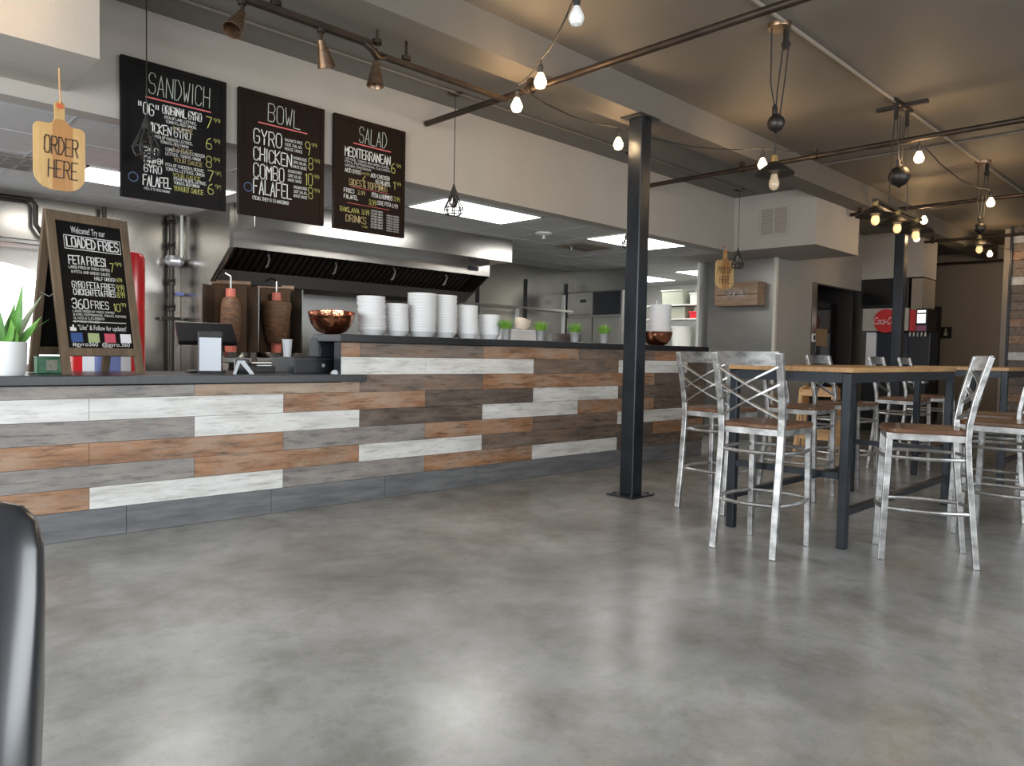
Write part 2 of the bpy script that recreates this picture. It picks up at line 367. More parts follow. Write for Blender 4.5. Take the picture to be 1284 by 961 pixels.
struct(a.build('wall_alcove_inside', mat('near_black_alcove', (.035, .03, .028), .4)))  # near-black inner faces of the alcove
a = MB(); a.box(12.4, 12.5, 5.6, 9.0, 0, 2.6); a.box(9.57, 12.5, 8.9, 9.0, 0, 2.6); a.box(9.57, 12.5, 5.86, 5.9, 0, 2.6)
struct(a.build('wall_storeroom', white_wall))
struct(MB().box(14.1, 14.35, 2.93, 3.05, 0, 3.3).build('wall_pilaster', beige))
p = MB()
rows = []
z = 0.0; ri = 0
while z < 3.3:
    y = -3.0 + (ri % 3)*.41 - .6
    while y < 2.90:
        y1 = min(y+1.23, 2.90); y0 = max(y, -3.1)
        if y1 > y0+.01:
            p.cur = random.choice([0, 0, 1, 2, 2, 3]); p.box(13.9, 14.0, y0+.002, y1-.002, z+.002, min(z+.13, 3.3)-.002)
        y += 1.23
    z += .132; ri += 1
struct(p.build('wall_planks', [PL['D'], PL['W'], PL['B'], PL['O']]))
struct(MB().box(13.86, 14.02, 2.89, 2.925, 0, 3.3).build('trim_2', darkst))
# street walls behind the camera with their windows
w = MB(); w.box(-2.6, 17.2, -3.1, -3.0, 0, .75); w.box(-2.6, 17.2, -3.1, -3.0, 2.75, 3.4)
for x0, x1 in ((-2.6, -.2), (6.6, 8.8), (13.2, 17.2)): w.box(x0, x1, -3.1, -3.0, .75, 2.75)
struct(w.build('wall_street', beige))
w = MB(); w.box(-2.6, -2.5, -3.1, 9.0, 0, .75); w.box(-2.6, -2.5, -3.1, 9.0, 2.75, 3.4)
for y0, y1 in ((-3.1, -.7), (4.75, 9.0)): w.box(-2.6, -2.5, y0, y1, .75, 2.75)
struct(w.build('wall_left', beige))
def window(n, horiz, a0, a1, c):
    m = MB(); nn = 4
    for i in range(nn+1):
        q = a0+(a1-a0)*i/nn
        if horiz: m.box(q-.03, q+.03, c-.03, c+.03, .75, 2.75)
        else: m.box(c-.03, c+.03, q-.03, q+.03, .75, 2.75)
    for zz in (.78, 2.72):
        if horiz: m.box(a0, a1, c-.03, c+.03, zz-.03, zz+.03)
        else: m.box(c-.03, c+.03, a0, a1, zz-.03, zz+.03)
    o = struct(m.build('window_%d' % n, win_glass))
    g = MB()
    if horiz: g.box(a0, a1, c-.01, c-.004, .78, 2.72)
    else: g.box(c-.01, c-.004, a0, a1, .78, 2.72)
    g.build('pane', glass, o)
window(1, True, -.2, 6.6, -3.06); window(2, True, 8.8, 13.2, -3.06); window(3, False, -.7, 4.75, -2.56)
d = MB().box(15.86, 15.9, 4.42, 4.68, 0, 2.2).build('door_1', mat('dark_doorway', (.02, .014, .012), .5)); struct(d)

# ------------------------------------------------------------------ service counter (slightly skewed to the soffit)
SK = math.radians(-2.29)
cx0 = 1.0
def J(k): return 1.274+.603*(k-1)-1.0                       # tile joints in counter coordinates
ctr = thing('service_counter', 'long service counter faced in mixed white, grey and rust wood-look planks', 'counter', (1.0, 4.86, 0), SK)
ZR = [.172+.1318*i for i in range(9)]
LAY = {1: [(-3, 'G'), (-1, 'O'), (1, 'W'), (3, 'G'), (5, 'O'), (7, 'W'), (9, 'D'), (11, 'D')],
       2: [(-2, 'O'), (0, 'G'), (2, 'O'), (4, 'W'), (6, 'B'), (8, 'D'), (10, 'O')],
       3: [(-3, 'W'), (-1, 'O'), (1, 'O'), (3, 'G'), (5, 'O'), (7, 'B'), (9, 'W'), (11, 'D')],
       4: [(-2, 'O'), (0, 'G'), (2, 'W'), (4, 'D'), (6, 'W'), (8, 'O'), (10, 'D')],
       5: [(-3, 'G'), (-1, 'W'), (1, 'W'), (3, 'O'), (5, 'D'), (7, 'W'), (9, 'D'), (11, 'B')],
       6: [(-2, 'G'), (0, 'G'), (2, 'T'), (4, 'B'), (6, 'O'), (8, 'O'), (10, 'D')],
       7: [(3, 'W'), (5, 'W'), (7, 'B'), (9, 'W'), (11, 'D')],
       8: [(2, 'O'), (4, 'B'), (6, 'O'), (8, 'B'), (10, 'O')]}
XL, XM, XR = -3.3, 1.93, 6.64                               # left end, start of the raised part, right end (counter coordinates)
keys = list('WGODBT')
t = MB()
for r, L in LAY.items():
    z0 = ZR[r-1]; z1 = min(z0+.1318, 1.2) if r > 6 else (min(z0+.1318, .912+.0) if r == 6 else z0+.1318)
    for k_, c in L:
        x0, x1 = J(k_), J(k_+2)
        if r == 6 and x1 > XM: z1 = z0+.1318
        lo = XM if r > 6 else XL
        x0, x1 = max(x0, lo), min(x1, XR)
        if x1-x0 < .02: continue
        t.cur = keys.index(c); 
        if r == 6 and x0 < XM < x1:
            t.box(x0+.0012, XM, -.012, .02, z0+.0012, .905); t.box(XM, x1-.0012, -.012, .02, z0+.0012, z0+.1306)
        else: t.box(x0+.0012, x1-.0012, -.012, .02, z0+.0012, (.905 if r == 6 and x1 <= XM else z1)-.0012)
t.build('plank_tiles', [PL[q] for q in keys], ctr)
b = MB()
for i in range(-4, 9):
    x0 = max(.475+.92*i, XL); x1 = min(.475+.92*(i+1), XR)
    if x1 > x0: b.box(x0+.0015, x1-.0015, -.012, .02, .002, .1705)
b.build('base_tiles', grey_plank, ctr)
k = MB(); k.box(XL, XR, .0, .10, .0, .905); k.box(XM, XR, .0, .10, .905, 1.2)
k.build('core_wall', plastic_g, ctr)
e = MB()
for r in range(1, 9):
    e.cur = r % 2; e.box(XR, XR+.014, -.012, .10, ZR[r-1], min(ZR[r-1]+.1306, 1.2))
e.build('end_tiles', [PL['D'], PL['B']], ctr)
k = MB(); k.box(XL, 2.12, -.05, .80, .912, .965, .004)
tag(k.build('lower_countertop', slab_g, None, loc=(1.0, 4.86, 0), rz=SK), 'charcoal stone top of the low ordering end of the counter', 'countertop')
k = MB(); k.box(XM-.03, XR+.03, -.05, .38, 1.205, 1.262, .004)
tag(k.build('raised_countertop', slab_b, None, loc=(1.0, 4.86, 0), rz=SK), 'black stone ledge carrying the bowl stacks on the taller counter', 'countertop')
def C(x, y, z=0):                                           # counter coordinates -> world
    return (1.0+x*math.cos(SK)-y*math.sin(SK), 4.86+x*math.sin(SK)+y*math.cos(SK), z)

# ------------------------------------------------------------------ steel columns, pipes, conduits
def column(x, y, zt, label):
    o = thing('steel_column', label, 'column', (x, y, 0))
    MB().box(-.066, .066, -.066, .066, .012, zt-.012, .008).build('post', blue_st, o)
    MB().box(-.15, .15, -.13, .13, 0, .012).build('base_plate', darkst, o)
    MB().box(-.13, .13, -.10, .10, zt-.012, zt).build('cap_plate', darkst, o)
    c = MB()
    for sx in (-.11, .11):
        for sy in (-.09, .09): c.lathe([(.012, .012), (.012, .026), (.006, .03)], (sx, sy, 0), 6)
    c.build('anchor_bolts', darkst, o)
column(4.945, 3.615, ZB, 'blue-black square steel column standing in front of the plank counter')
column(11.06, 3.615, ZB, 'far square steel column standing in front of the drinks machine')
PZ = 2.985
def pipe(x, y0, y1, label, clamps):
    o = thing('ceiling_pipe', label, 'pipe', (x, (y0+y1)/2, PZ))
    L = (y1-y0)/2
    MB().tube([(0, -L, 0), (0, L, 0)], .023, 12).build('pipe_run', pipe_m, o, True)
    for c in clamps:
        k = MB(); k.lathe([(.034, -.02), (.034, .02)], (0, c-(y0+y1)/2, 0), 12, (0, 1, 0)); k.box(-.018, .018, c-(y0+y1)/2-.018, c-(y0+y1)/2+.018, .02, .075)
        if 3.5 < c < 3.85: k.tube([(0, c-(y0+y1)/2, .06), (0, c-(y0+y1)/2, ZB-PZ)], .005, 6)
        k.build('hanger_clamp', pipe_m, o, True)
pipe(3.73, -2.9, 4.84, 'dark pipe nearest the camera, ending against the wall beside the salad board', (3.67, 1.0))
pipe(6.70, -2.9, 4.84, 'dark ceiling pipe passing behind the near column', (3.67, 2.95))
pipe(9.68, -2.9, 3.78, 'dark ceiling pipe passing just above the three-lamp chandelier', (3.67, 1.2))
pipe(12.6, -2.9, 3.78, 'dark ceiling pipe crossing behind the far column', (3.67, 2.2))
pipe(15.6, -2.9, 4.9, 'farthest dark ceiling pipe, along the tan back wall', (3.67,))
def conduit(name, pts, r, label, m):
    tag(MB().tube(pts, r, 8).build(name, m, None, True), label, 'conduit')
conduit('electrical_conduit', [(-2.5, 4.53, ZS-.012), (8.6, 4.53, ZS-.012)], .010, 'thin grey conduit along the ceiling strip above the menu boards', ceil_m)
conduit('electrical_conduit', [(3.6, 2.24, ZC-.012), (13.8, 2.24, ZC-.012)], .013, 'thin taupe conduit feeding the pulley lamps on the dining ceiling', beige2)
conduit('electrical_conduit', [(8.2, -2.9, ZC-.01), (8.2, 3.54, ZC-.01)], .010, 'thin taupe conduit crossing the ceiling near the plank wall', ceil_m)

# ------------------------------------------------------------------ track light
tr = thing('track_light', 'dark bronze track with three cone spotlights above the menu boards', 'track light', (0, 0, 0))
k = MB(); k.box(-2.4, 2.50, 3.77, 3.81, PZ-.045, PZ-.012); k.build('rail', pipe_m, tr)
k = MB(); k.box(2.58, 3.70, 3.86, 3.895, PZ-.05, PZ-.02); k.build('rail', pipe_m, tr)
k = MB(); k.tube([(2.45, 3.79, PZ-.03), (2.50, 3.78, PZ-.06), (2.56, 3.82, PZ-.075), (2.62, 3.87, PZ-.05), (2.66, 3.878, PZ-.035)], .02, 10); k.build('flex_connector', pipe_m, tr, True)
for x, y in ((1.9, 3.79), (2.55, 3.80), (2.82, 3.878)):
    k = MB(); k.tube([(x, y, PZ-.02), (x, y, ZB if y < 3.8 else ZS)], .009, 8); k.lathe([(.03, -.01), (.03, .015)], (x, y, PZ), 10); k.build('hanger', pipe_m, tr, True)
def spot(x, y, ax):
    a = Vector(ax).normalized(); p0 = Vector((x, y, PZ-.045))
    s = MB(); s.tube([p0+Vector((0, 0, .02)), p0+Vector((0, 0, -.075))], .011, 8); s.lathe([(.022, -.01), (.022, .012)], p0+Vector((0, 0, -.01)), 12)
    o = s.build('spotlight_stem', pipe_m, tr, True)
    c0 = p0+Vector((0, 0, -.06))
    k = MB(); k.lathe([(.0, 0), (.020, .002), (.026, .04), (.028, .05), (.031, .052), (.052, .145), (.047, .145), (.026, .055)], c0, 22, a)
    k.build('spotlight_cone', bronze, o, True)
    k = MB(); k.lathe([(.0, .10), (.036, .10), (.036, .104), (0, .104)], c0, 16, a); k.build('spotlight_lens', glass, o, True)
spot(1.715, 3.79, (-.45, -.25, -.8)); spot(2.17, 3.79, (.30, .1, -.85)); spot(2.565, 3.83, (-.05, -.02, -1))

# ------------------------------------------------------------------ kitchen: light panels, hood, equipment
def troffer(x0, x1, y0, y1, label):
    o = thing('ceiling_light', label, 'ceiling light', ((x0+x1)/2, (y0+y1)/2, ZK-.012)); a, c = (x1-x0)/2, (y1-y0)/2
    f = MB(); f.box(-a, a, -c, -c+.02, 0, .012); f.box(-a, a, c-.02, c, 0, .012); f.box(-a, -a+.02, -c, c, 0, .012); f.box(a-.02, a, -c, c, 0, .012)
    f.build('frame', white_wall, o); MB().box(-a+.02, a-.02, -c+.02, c-.02, .002, .011).build('diffuser', panel_e, o)
troffer(4.21, 5.45, 5.14, 5.76, 'white fluorescent ceiling panel behind the nearest cage pendant to the salad board')
troffer(6.76, 7.98, 5.07, 5.70, 'white fluorescent ceiling panel behind the near steel column')
troffer(1.67, 2.87, 6.38, 6.98, 'white fluorescent ceiling panel beside the order here board')
troffer(10.3, 11.5, 6.2, 6.8, 'white fluorescent ceiling panel in the storeroom beyond the kitchen')
troffer(10.3, 11.5, 7.5, 8.1, 'extra white ceiling panel added to brighten the deeper storeroom, hidden by the column')  # unseen extra light, added to brighten the storeroom
def vent_grille(x0, x1, y0, y1, label):
    o = thing('ceiling_vent', label, 'vent', ((x0+x1)/2, (y0+y1)/2, ZK-.012)); a, c = (x1-x0)/2, (y1-y0)/2
    k = MB(); k.box(-a, a, -c, c, .004, .011); k.build('backing', hood_d, o)
    k = MB()
    for i in range(9): k.box(-a+2*a*i/8-.012, -a+2*a*i/8+.012, -c, c, 0, .008)
    for yy in (-c, 0, c): k.box(-a, a, yy-.012, yy+.012, 0, .008)
    k.build('grille', beige2, o)
vent_grille(.55, 1.40, 6.48, 6.95, 'dark ceiling return vent left of the order here board')
vent_grille(7.0, 7.6, 5.95, 6.4, 'square ceiling diffuser vent behind the near steel column')
o = thing('sprinkler_head', 'white round sprinkler on the kitchen ceiling between the two light panels', 'sprinkler', (6.18, 5.82, ZK))
MB().lathe([(.10, 0), (.095, -.018), (.05, -.03), (.0, -.03)], (0, 0, 0), 20).build('cover', white_wall, o, True)
MB().lathe([(.012, -.03), (.012, -.06), (.03, -.062), (.03, -.068), (0, -.07)], (0, 0, 0), 10).build('deflector', white_wall, o, True)
o = thing('sprinkler_head', 'small grey sprinkler on the kitchen ceiling beside the square vent', 'sprinkler', (7.15, 6.25, ZK))
MB().lathe([(.05, 0), (.045, -.01), (.0, -.012)], (0, 0, 0), 14).build('cover', steel, o, True)
MB().lathe([(.012, -.012), (.012, -.045), (.03, -.047), (.03, -.053), (0, -.055)], (0, 0, 0), 10).build('deflector', steel, o, True)

hood = thing('exhaust_hood', 'wide stainless exhaust hood with dark filters over the gyro machines', 'hood', (3.05, 6.5, 0))
HW = 3.30
MB().box(.02, HW, 0, .42, 2.245, ZK).build('supply_plenum', steel, hood, bevel=.004)
k = MB(); k.prism([(.40, 2.10), (.40, 2.30), (1.62, 2.30), (1.62, 1.80), (1.58, 1.80), (1.58, 2.26), (.43, 2.26), (.43, 2.10)], .02, HW-.02, 'yz')
k.build('canopy', steel, hood)
MB().box(0, HW, .43, 1.62, 2.30, ZK).build('canopy_riser', steel, hood)
for x0 in (0, HW-.02):
    k = MB(); k.prism([(.40, 2.10), (.40, 2.30), (1.62, 2.30), (1.62, 1.80), (.86, 1.80)], x0, x0+.02, 'yz'); k.build('end_panel', steel, hood)
k = MB(); k.box(.02, HW-.02, .43, 1.58, 2.24, 2.26); k.prism([(.62, 2.22), (1.05, 1.93), (1.05, 1.90), (.62, 2.19)], .02, HW-.02, 'yz'); k.box(.02, HW-.02, .88, 1.58, 1.80, 1.93)
k.build('interior', hood_d, hood)
k = MB()
n = 44
for i in range(n):
    x = .04+i*(HW-.08)/n
    k.add([(x, .62, 2.185), (x+.035, .62, 2.185), (x+.035, 1.03, 1.905), (x, 1.03, 1.905), (x, .61, 2.165), (x+.035, .61, 2.165), (x+.035, 1.02, 1.885), (x, 1.02, 1.885)],
          [(0, 1, 2, 3), (4, 7, 6, 5), (0, 4, 5, 1), (1, 5, 6, 2), (2, 6, 7, 3), (3, 7, 4, 0)])
k.build('baffle_filters', filter_m, hood)
for i in range(4):
    x = .5+i*.78; k = MB(); k.tube([(x-.0, .70, 2.10), (x, .68, 2.06), (x+.01, .74, 1.99), (x, .76, 1.98)], .010, 8); k.build('filter_handle', galv, hood, True)
MB().box(HW-.36, HW-.2, .388, .40, 2.15, 2.20).build('control_plate', plastic_g, hood)
# tall steel end wall of the cooking line
tag(MB().prism([(6.95, ZK-.005), (6.95, 2.10), (7.40, 1.80), (7.40, 0), (8.14, 0), (8.14, ZK-.005)], 3.03, 3.05, 'yz').build('end_splash_panel', steel, None), 'tall stainless side panel at the left end of the hood', 'panel')
# seams of the kitchen wall sheets
for i, x in enumerate((7.25, 8.25, 9.2)):
    tag(MB().box(x, x+.03, 8.12, 8.149, 1.0, 2.3).build('wall_seam_strip', darkst), ('dark vertical strip on the steel kitchen wall, %s' % ('nearest the hood', 'second from the hood', 'in the wall corner')[i]), 'strip')
# cooking line with gyro broilers
line = thing('cooking_line_counter', 'stainless cooking line counter beneath the exhaust hood', 'counter', (3.1, 7.0, 0))
MB().box(0, 2.75, .12, 1.1, 0, .92).build('body', steel, line); MB().box(-.02, 2.77, .08, 1.12, .92, 1.0, .005).build('worktop', steel, line)
burner_m = mat('dark_gap_bronze', (.07, .04, .022), .35, .8)  # dark gaps behind the cones, put into the burner back's colour
def gyro(x, y, label, thin):
    o = thing('gyro_broiler', label, 'gyro machine', (x, y, 1.0), math.radians(-24))
    k = MB(); k.box(-.20, .20, -.2, .30, .0, .05, .005); k.build('base', steel, o)
    k = MB(); k.lathe([(.0, .052), (.17, .052), (.185, .10), (.18, .10), (.165, .062), (0, .062)], (0, -.03, 0), 28); k.build('drip_pan', steel, o, True)
    k = MB(); k.box(-.19, .19, .20, .30, .05, .80, .006); k.build('burner_back', burner_m, o)
    k = MB()
    for sx in (-1, 1): k.add([(sx*.15, .20, .10), (sx*.255, -.02, .10), (sx*.255, -.02, .76), (sx*.15, .20, .76), (sx*.16, .21, .10), (sx*.265, -.015, .10), (sx*.265, -.015, .76), (sx*.16, .21, .76)], [(0, 1, 2, 3), (4, 7, 6, 5), (0, 4, 5, 1), (1, 5, 6, 2), (2, 6, 7, 3), (3, 7, 4, 0)])
    k.build('side_shields', steel, o)
    k = MB(); k.box(-.19, .19, .18, .31, .78, .82, .004); k.build('burner_top', bronze, o)
    k = MB()
    if thin: k.lathe([(.0, .20), (.07, .20), (.088, .23), (.095, .42), (.09, .58), (.075, .62), (.05, .64), (0, .64)], (0, -.03, 0), 26)
    else: k.lathe([(.0, .20), (.075, .20), (.10, .24), (.125, .40), (.15, .58), (.148, .62), (.11, .635), (0, .64)], (0, -.03, 0), 26)
    k.build('meat_cone', meat, o, True)
    k = MB(); k.lathe([(.045, .64), (.048, .66), (.045, .72), (0, .725)], (0, -.03, 0), 18); k.build('meat_cap', meat_r, o, True)
    k = MB(); k.lathe([(.0, .10), (.05, .10), (.055, .14), (.05, .20), (0, .2)], (0, -.03, 0), 18); k.build('meat_base', meat_r, o, True)
    k = MB(); k.tube([(0, -.03, .05), (0, -.03, .84)], .011, 8); k.tube([(0, -.03, .84), (-.05, -.01, .87), (-.11, .05, .84)], .009, 8); k.build('spit', steel, o, True)
gyro(3.14, 7.16, 'gyro broiler with slim meat cone, behind the tablet screen', True)
gyro(3.66, 7.24, 'gyro broiler with wide meat cone, right-hand of the pair', False)
o = thing('gas_pipe', 'black iron gas riser pipe with valve on the steel kitchen wall', 'pipe', (2.90, 8.06, 0))
MB().tube([(0, 0, 0), (0, 0, 2.52)], .028, 12).build('riser', iron, o, True)
for z in (2.45, 2.20, 1.82, 1.55):
    k = MB(); k.lathe([(.028, -.035), (.042, -.03), (.042, -.01), (.034, 0), (.042, .01), (.042, .03), (.028, .035)], (0, 0, z), 10); k.build('coupling', iron, o, True)
k = MB(); k.lathe([(.05, -.04), (.06, -.02), (.06, .02), (.05, .04)], (0, -.01, 2.05), 14); k.lathe([(.02, -.09), (.055, -.05), (.055, .05), (.02, .09)], (.02, -.03, 2.03), 12, (1, -.2, 0)); k.build('shutoff_valve', galv, o, True)
MB().tube([(.10, -.01, 2.52), (.10, -.01, 2.12), (.085, -.02, 2.04), (.05, -.03, 2.02)], .016, 8).build('branch_tube', white_wall, o, True)
MB().box(.03, .11, -.05, -.02, 1.68, 1.71).build('valve_lever', blue_l, o)
MB().box(-.11, .09, -.03, .03, 1.42, 1.45).build('pipe_strap', iron, o)
# far-left corner of the kitchen
w = MB()
pts = [(1.20+.95*math.cos(t), 1.35+.55*math.sin(t)) for t in [PI*i/16 for i in range(17)]]
poly = [(.25, .95), (2.15, .95)]+pts
w.prism(poly, 8.12, 8.135); o = struct(w.build('window_4', reflect_e))  # glowing arch added in place of a bright reflection in the steel
tag(MB().box(-.6, 1.75, 8.0, 8.15, 2.05, 2.10, .01).build('wall_shelf', steel), 'stainless wall shelf above the glowing arch that imitates a reflection', 'shelf')
o = thing('junction_box', 'white electrical box on the kitchen wall at the left edge', 'electrical box', (1.16, 8.08, 2.42))
MB().box(-.07, .07, -.03, .06, -.09, .09, .008).build('box', white_wall, o); MB().box(-.012, .012, -.036, -.028, -.02, .03).build('switch', plastic_b, o)
o = thing('drain_elbow', 'black elbow pipe on the kitchen wall behind the order here board', 'pipe', (1.9, 8.05, 2.3))
MB().tube([(-.9, 0, .17), (-.25, 0, .17), (-.22, 0, .12), (-.22, 0, -.05), (-.17, 0, -.13), (.0, 0, -.19), (.12, 0, -.2)], .022, 10).build('elbow', iron, o, True)
MB().box(.10, .17, -.04, .08, -.30, -.08, .01).build('bracket', iron, o)
MB().tube([(.36, 0, .2), (.36, 0, -.6)], .022, 8).build('drop_pipe', iron, o, True)
# red can-shaped cooler behind the sandwich board
o = thing('drinks_cooler', 'red round drinks cooler with white and blue band behind the wooden sandwich board', 'cooler', (1.72, 6.05, 0))
MB().lathe([(.22, 0), (.25, .03), (.25, 1.80), (.235, 1.83), (.20, 1.845), (0, 1.845)], (0, 0, 0), 36).build('body', red_gl, o, True)
k = MB(); n = 16; vs = []; fs = []
for i in range(n+1):
    t_ = math.radians(215+i*75/n)
    for z in (.86, 1.12): vs.append((.2525*math.cos(t_), .2525*math.sin(t_), z))
for i in range(n): fs.append((2*i, 2*i+2, 2*i+3, 2*i+1))
k.add(vs, fs); k.build('label_band', white_l, o)
k = MB(); vs = []; fs = []
for i in range(9):
    t_ = math.radians(235+i*38/8)
    for z in (.9, 1.10): vs.append((.2535*math.cos(t_), .2535*math.sin(t_), z))
for i in range(8): fs.append((2*i, 2*i+2, 2*i+3, 2*i+1))
k.add(vs, fs); k.build('label_patch', blue_l, o)

# prep counter behind the raised ledge, with pans
pc = thing('prep_counter', 'stainless prep counter behind the raised black ledge', 'counter', (3.6, 5.35, 0))
MB().box(0, 4.0, 0, .75, .02, .9).build('body', steel, pc); MB().box(-.02, 4.02, -.02, .77, .9, .95).build('worktop', steel, pc)
def pan(x, y, w, d, z, h, label, m, tilt=0):
    o = thing('serving_pan', label, 'pan', (x, y, z), SK)
    k = MB(); k.prism([(-w/2, 0), (w/2, 0), (w/2+.02+tilt, h), (-w/2-.02+tilt, h)], 0, d, 'xz'); k.build('pan_body', m, o)
    k = MB(); k.box(-w/2-.03+tilt, w/2+.03+tilt, -.01, d+.01, h, h+.012); k.build('rim', m, o)
pan(4.90, 5.45, .30, .3, .95, .42, 'tall steel food pan behind the first two grass pots', steel)
pan(5.55, 5.45, .48, .3, .95, .43, 'white lidded food pan behind the third grass pot', white_p)
pan(6.20, 5.45, .42, .3, .95, .41, 'low steel food pan behind the fourth grass pot', steel)
o = thing('paper_scoop', 'pale wooden scoop poking up behind the third grass pot', 'scoop', (5.62, 5.6, 1.392))
MB().lathe([(.0, 0), (.05, .01), (.085, .07), (.09, .12), (.083, .12), (.05, .02)], (0, 0, -.005), 18, (.3, 0, 1)).build('bowl', mat('pale_scoop', (.50, .43, .35), .5), o, True)
o = thing('pass_shelf', 'steel pass-through shelf on posts along the back of the kitchen', 'shelf', (7.25, 7.6, 0))
MB().box(-.82, 1.35, -.15, .15, 1.78, 1.81).build('shelf_plate', steel, o)
for x in (-.75, .3, 1.3): MB().box(x-.02, x+.02, -.02, .02, 0, 2.05 if x > 1 else 1.78).build('post', galv, o)
MB().box(-.82, 1.35, -.15, .15, .9, .93).build('lower_plate', steel, o)
o = thing('reach_in_refrigerator', 'stainless reach-in refrigerator against the kitchen side wall', 'refrigerator', (9.03, 7.0, 0))
MB().box(.20, .42, 0, 1.12, .02, 2.16, .01).build('cabinet', steel_dim, o)
for y0 in (.02, .57):
    dd = MB().box(.17, .20, y0, y0+.53, .15, 1.74, .006).build('door', steel_dim, o); MB().box(.14, .17, y0+.03, y0+.05, .7, 1.2).build('handle', galv, dd)
for y0, mm in ((.02, plastic_g), (.57, steel_dim)): MB().box(.175, .20, y0, y0+.53, 1.78, 2.14, .006).build('compressor_panel', mm, o)
MB().box(.168, .175, .70, .82, 1.98, 2.03).build('badge', plastic_b, o)

# storeroom shelving seen through the opening
sh = thing('wire_shelf_unit', 'white wire shelving unit in the bright storeroom', 'shelving', (11.4, 6.3, 0))
for z in (1.28, 1.80, 2.05):
    k = MB(); k.box(0, .5, 0, 1.9, z, z+.02); k.build('shelf', white_wall, sh)
for x in (.01, .49):
    for y in (.01, 1.89): MB().tube([(x, y, 0), (x, y, 2.2)], .015, 8).build('post', galv, sh)
def bin_(x, y, z, w, d, h, label, m, name='storage_bin', rnd=False):
    o = thing(name, label, 'container', (x, y, z))
    if rnd:
        MB().lathe([(w*.86, 0), (w, h*.97), (w*1.04, h*.97), (w*1.04, h), (w*.95, h), (w*.95, h*.9), (0, h*.9)], (0, 0, 0), 24).build('body', m, o, True)
        MB().lathe([(w*1.0, h), (w*1.05, h), (w*1.05, h+.02), (0, h+.025)], (0, 0, 0), 24).build('lid', white_wall, o, True)
    else:
        k = MB(); k.prism([(-w*.44, 0), (w*.44, 0), (w/2, h), (-w/2, h)], -d/2, d/2, 'xz'); k.build('body', m, o); MB().box(-w/2-.015, w/2+.015, -d/2-.015, d/2+.015, h, h+.025, .006).build('lid', m, o)
gbin = mat('grey_green_bin', (.30, .31, .25), .5)
bin_(11.6, 7.55, 2.07, .36, .44, .24, 'grey lidded bin on the storeroom top shelf', gbin)
bin_(11.6, 7.05, 2.07, .30, .30, .18, 'white bin on the storeroom top shelf', white_wall)
bin_(11.6, 7.0, 1.82, .3, .4, .10, 'red box on the storeroom middle shelf', red_gl)
bin_(11.6, 7.5, 1.82, .3, .4, .19, 'clear grey bin on the storeroom middle shelf', gbin)
bin_(11.6, 6.6, 1.82, .3, .32, .18, 'green bag-like bin at the right of the storeroom middle shelf', mat('pale_green', (.35, .42, .33), .5))
bin_(11.62, 7.45, 1.30, .19, .2, .36, 'round white bucket on the left of the storeroom lower shelf', white_wall, 'white_bucket', True)
bin_(11.62, 6.75, 1.30, .2, .2, .36, 'round white bucket on the right of the storeroom lower shelf', white_wall, 'white_bucket', True)

# ------------------------------------------------------------------ gray panel at pick-up end, crate, alcove, drinks machine
struct(MB().box(9.553, 9.568, 4.71, 5.70, 0, 2.505).build('wall_pickup_panel', steel_dim))
struct(MB().box(9.545, 9.60, 4.668, 4.709, 0, 2.505).build('trim_3', mat('cream_corner_trim', (.52, .49, .43), .3)))
o = thing('wooden_crate_shelf', 'old wooden crate with faded lettering hung on the grey panel', 'crate', (9.55, 5.15, 1.86))
k = MB(); k.box(-.20, .0, -.32, .32, 0, .02); k.box(-.20, .0, -.32, .32, .30, .32); k.box(-.20, .0, -.32, -.30, .02, .30); k.box(-.20, 0, .30, .32, .02, .30)
k.build('crate_sides', crate_w, o); MB().box(-.215, -.20, -.32, .32, .02, .145).build('slat', crate_w, o); MB().box(-.215, -.20, -.32, .32, .155, .30).build('slat', crate_w, o)
k = MB(); write(k, 'SODAS', -.17, .11, .34, .10, .016, 0, .2)
q = k.build('faded_lettering', mat('faded_paint', (.42, .40, .40), .7), o, loc=(-.217, 0, 0)); q.rotation_euler = (0, 0, -PI/2)
o = thing('wall_vent', 'painted square vent grille on the bulkhead over the pick-up end', 'vent', (8.718, 4.32, 2.83))
f = MB(); f.box(-.012, 0, -.19, .19, -.18, -.155); f.box(-.012, 0, -.19, .19, .155, .18); f.box(-.012, 0, -.19, -.165, -.155, .155); f.box(-.012, 0, .165, .19, -.155, .155); f.box(-.012, 0, -.012, .012, -.155, .155)
f.build('frame', beige, o)
f = MB()
for i in range(14): f.box(-.008, -.001, -.164, .164, -.155+i*.0225, -.155+i*.0225+.011)
f.build('louvres', beige2, o)
o = thing('tall_refrigerator', 'glossy black refrigerator in the dark alcove left of the drinks machine', 'refrigerator', (11.2, 4.95, 0))
MB().box(0, 1.1, .05, .7, .02, 2.1, .02).build('cabinet', plastic_b, o); dd = MB().box(.02, 1.08, 0, .045, .1, 2.05, .01).build('door', mat('black_glass_door', (.01, .01, .012), .08), o)
MB().tube([(.16, -.03, .9), (.16, -.05, 1.3), (.16, -.03, 1.7)], .015, 8).build('handle', galv, dd, True)
MB().box(.3, .7, -.012, 0, 1.35, 1.62).build('door_poster', mat('dull_orange_poster', (.30, .20, .10), .5), dd)
tag(MB().box(10.77, 10.92, 4.70, 4.76, 0, 2.26).build('alcove_jamb_plate', steel), 'stainless jamb plate beside the dark alcove', 'panel')
o = thing('outlet_plate', 'dark outlet plate on the stainless jamb beside the alcove', 'outlet', (10.84, 4.695, 1.46))
MB().box(-.05, .05, -.008, .006, -.06, .06, .004).build('plate', white_wall, o); MB().box(-.028, .028, -.012, -.006, -.035, .035).build('socket', plastic_b, o)
o = thing('menu_monitor', 'black boxy screen under the bulkhead above the drinks machine', 'monitor', (12.62, 4.35, 2.22))
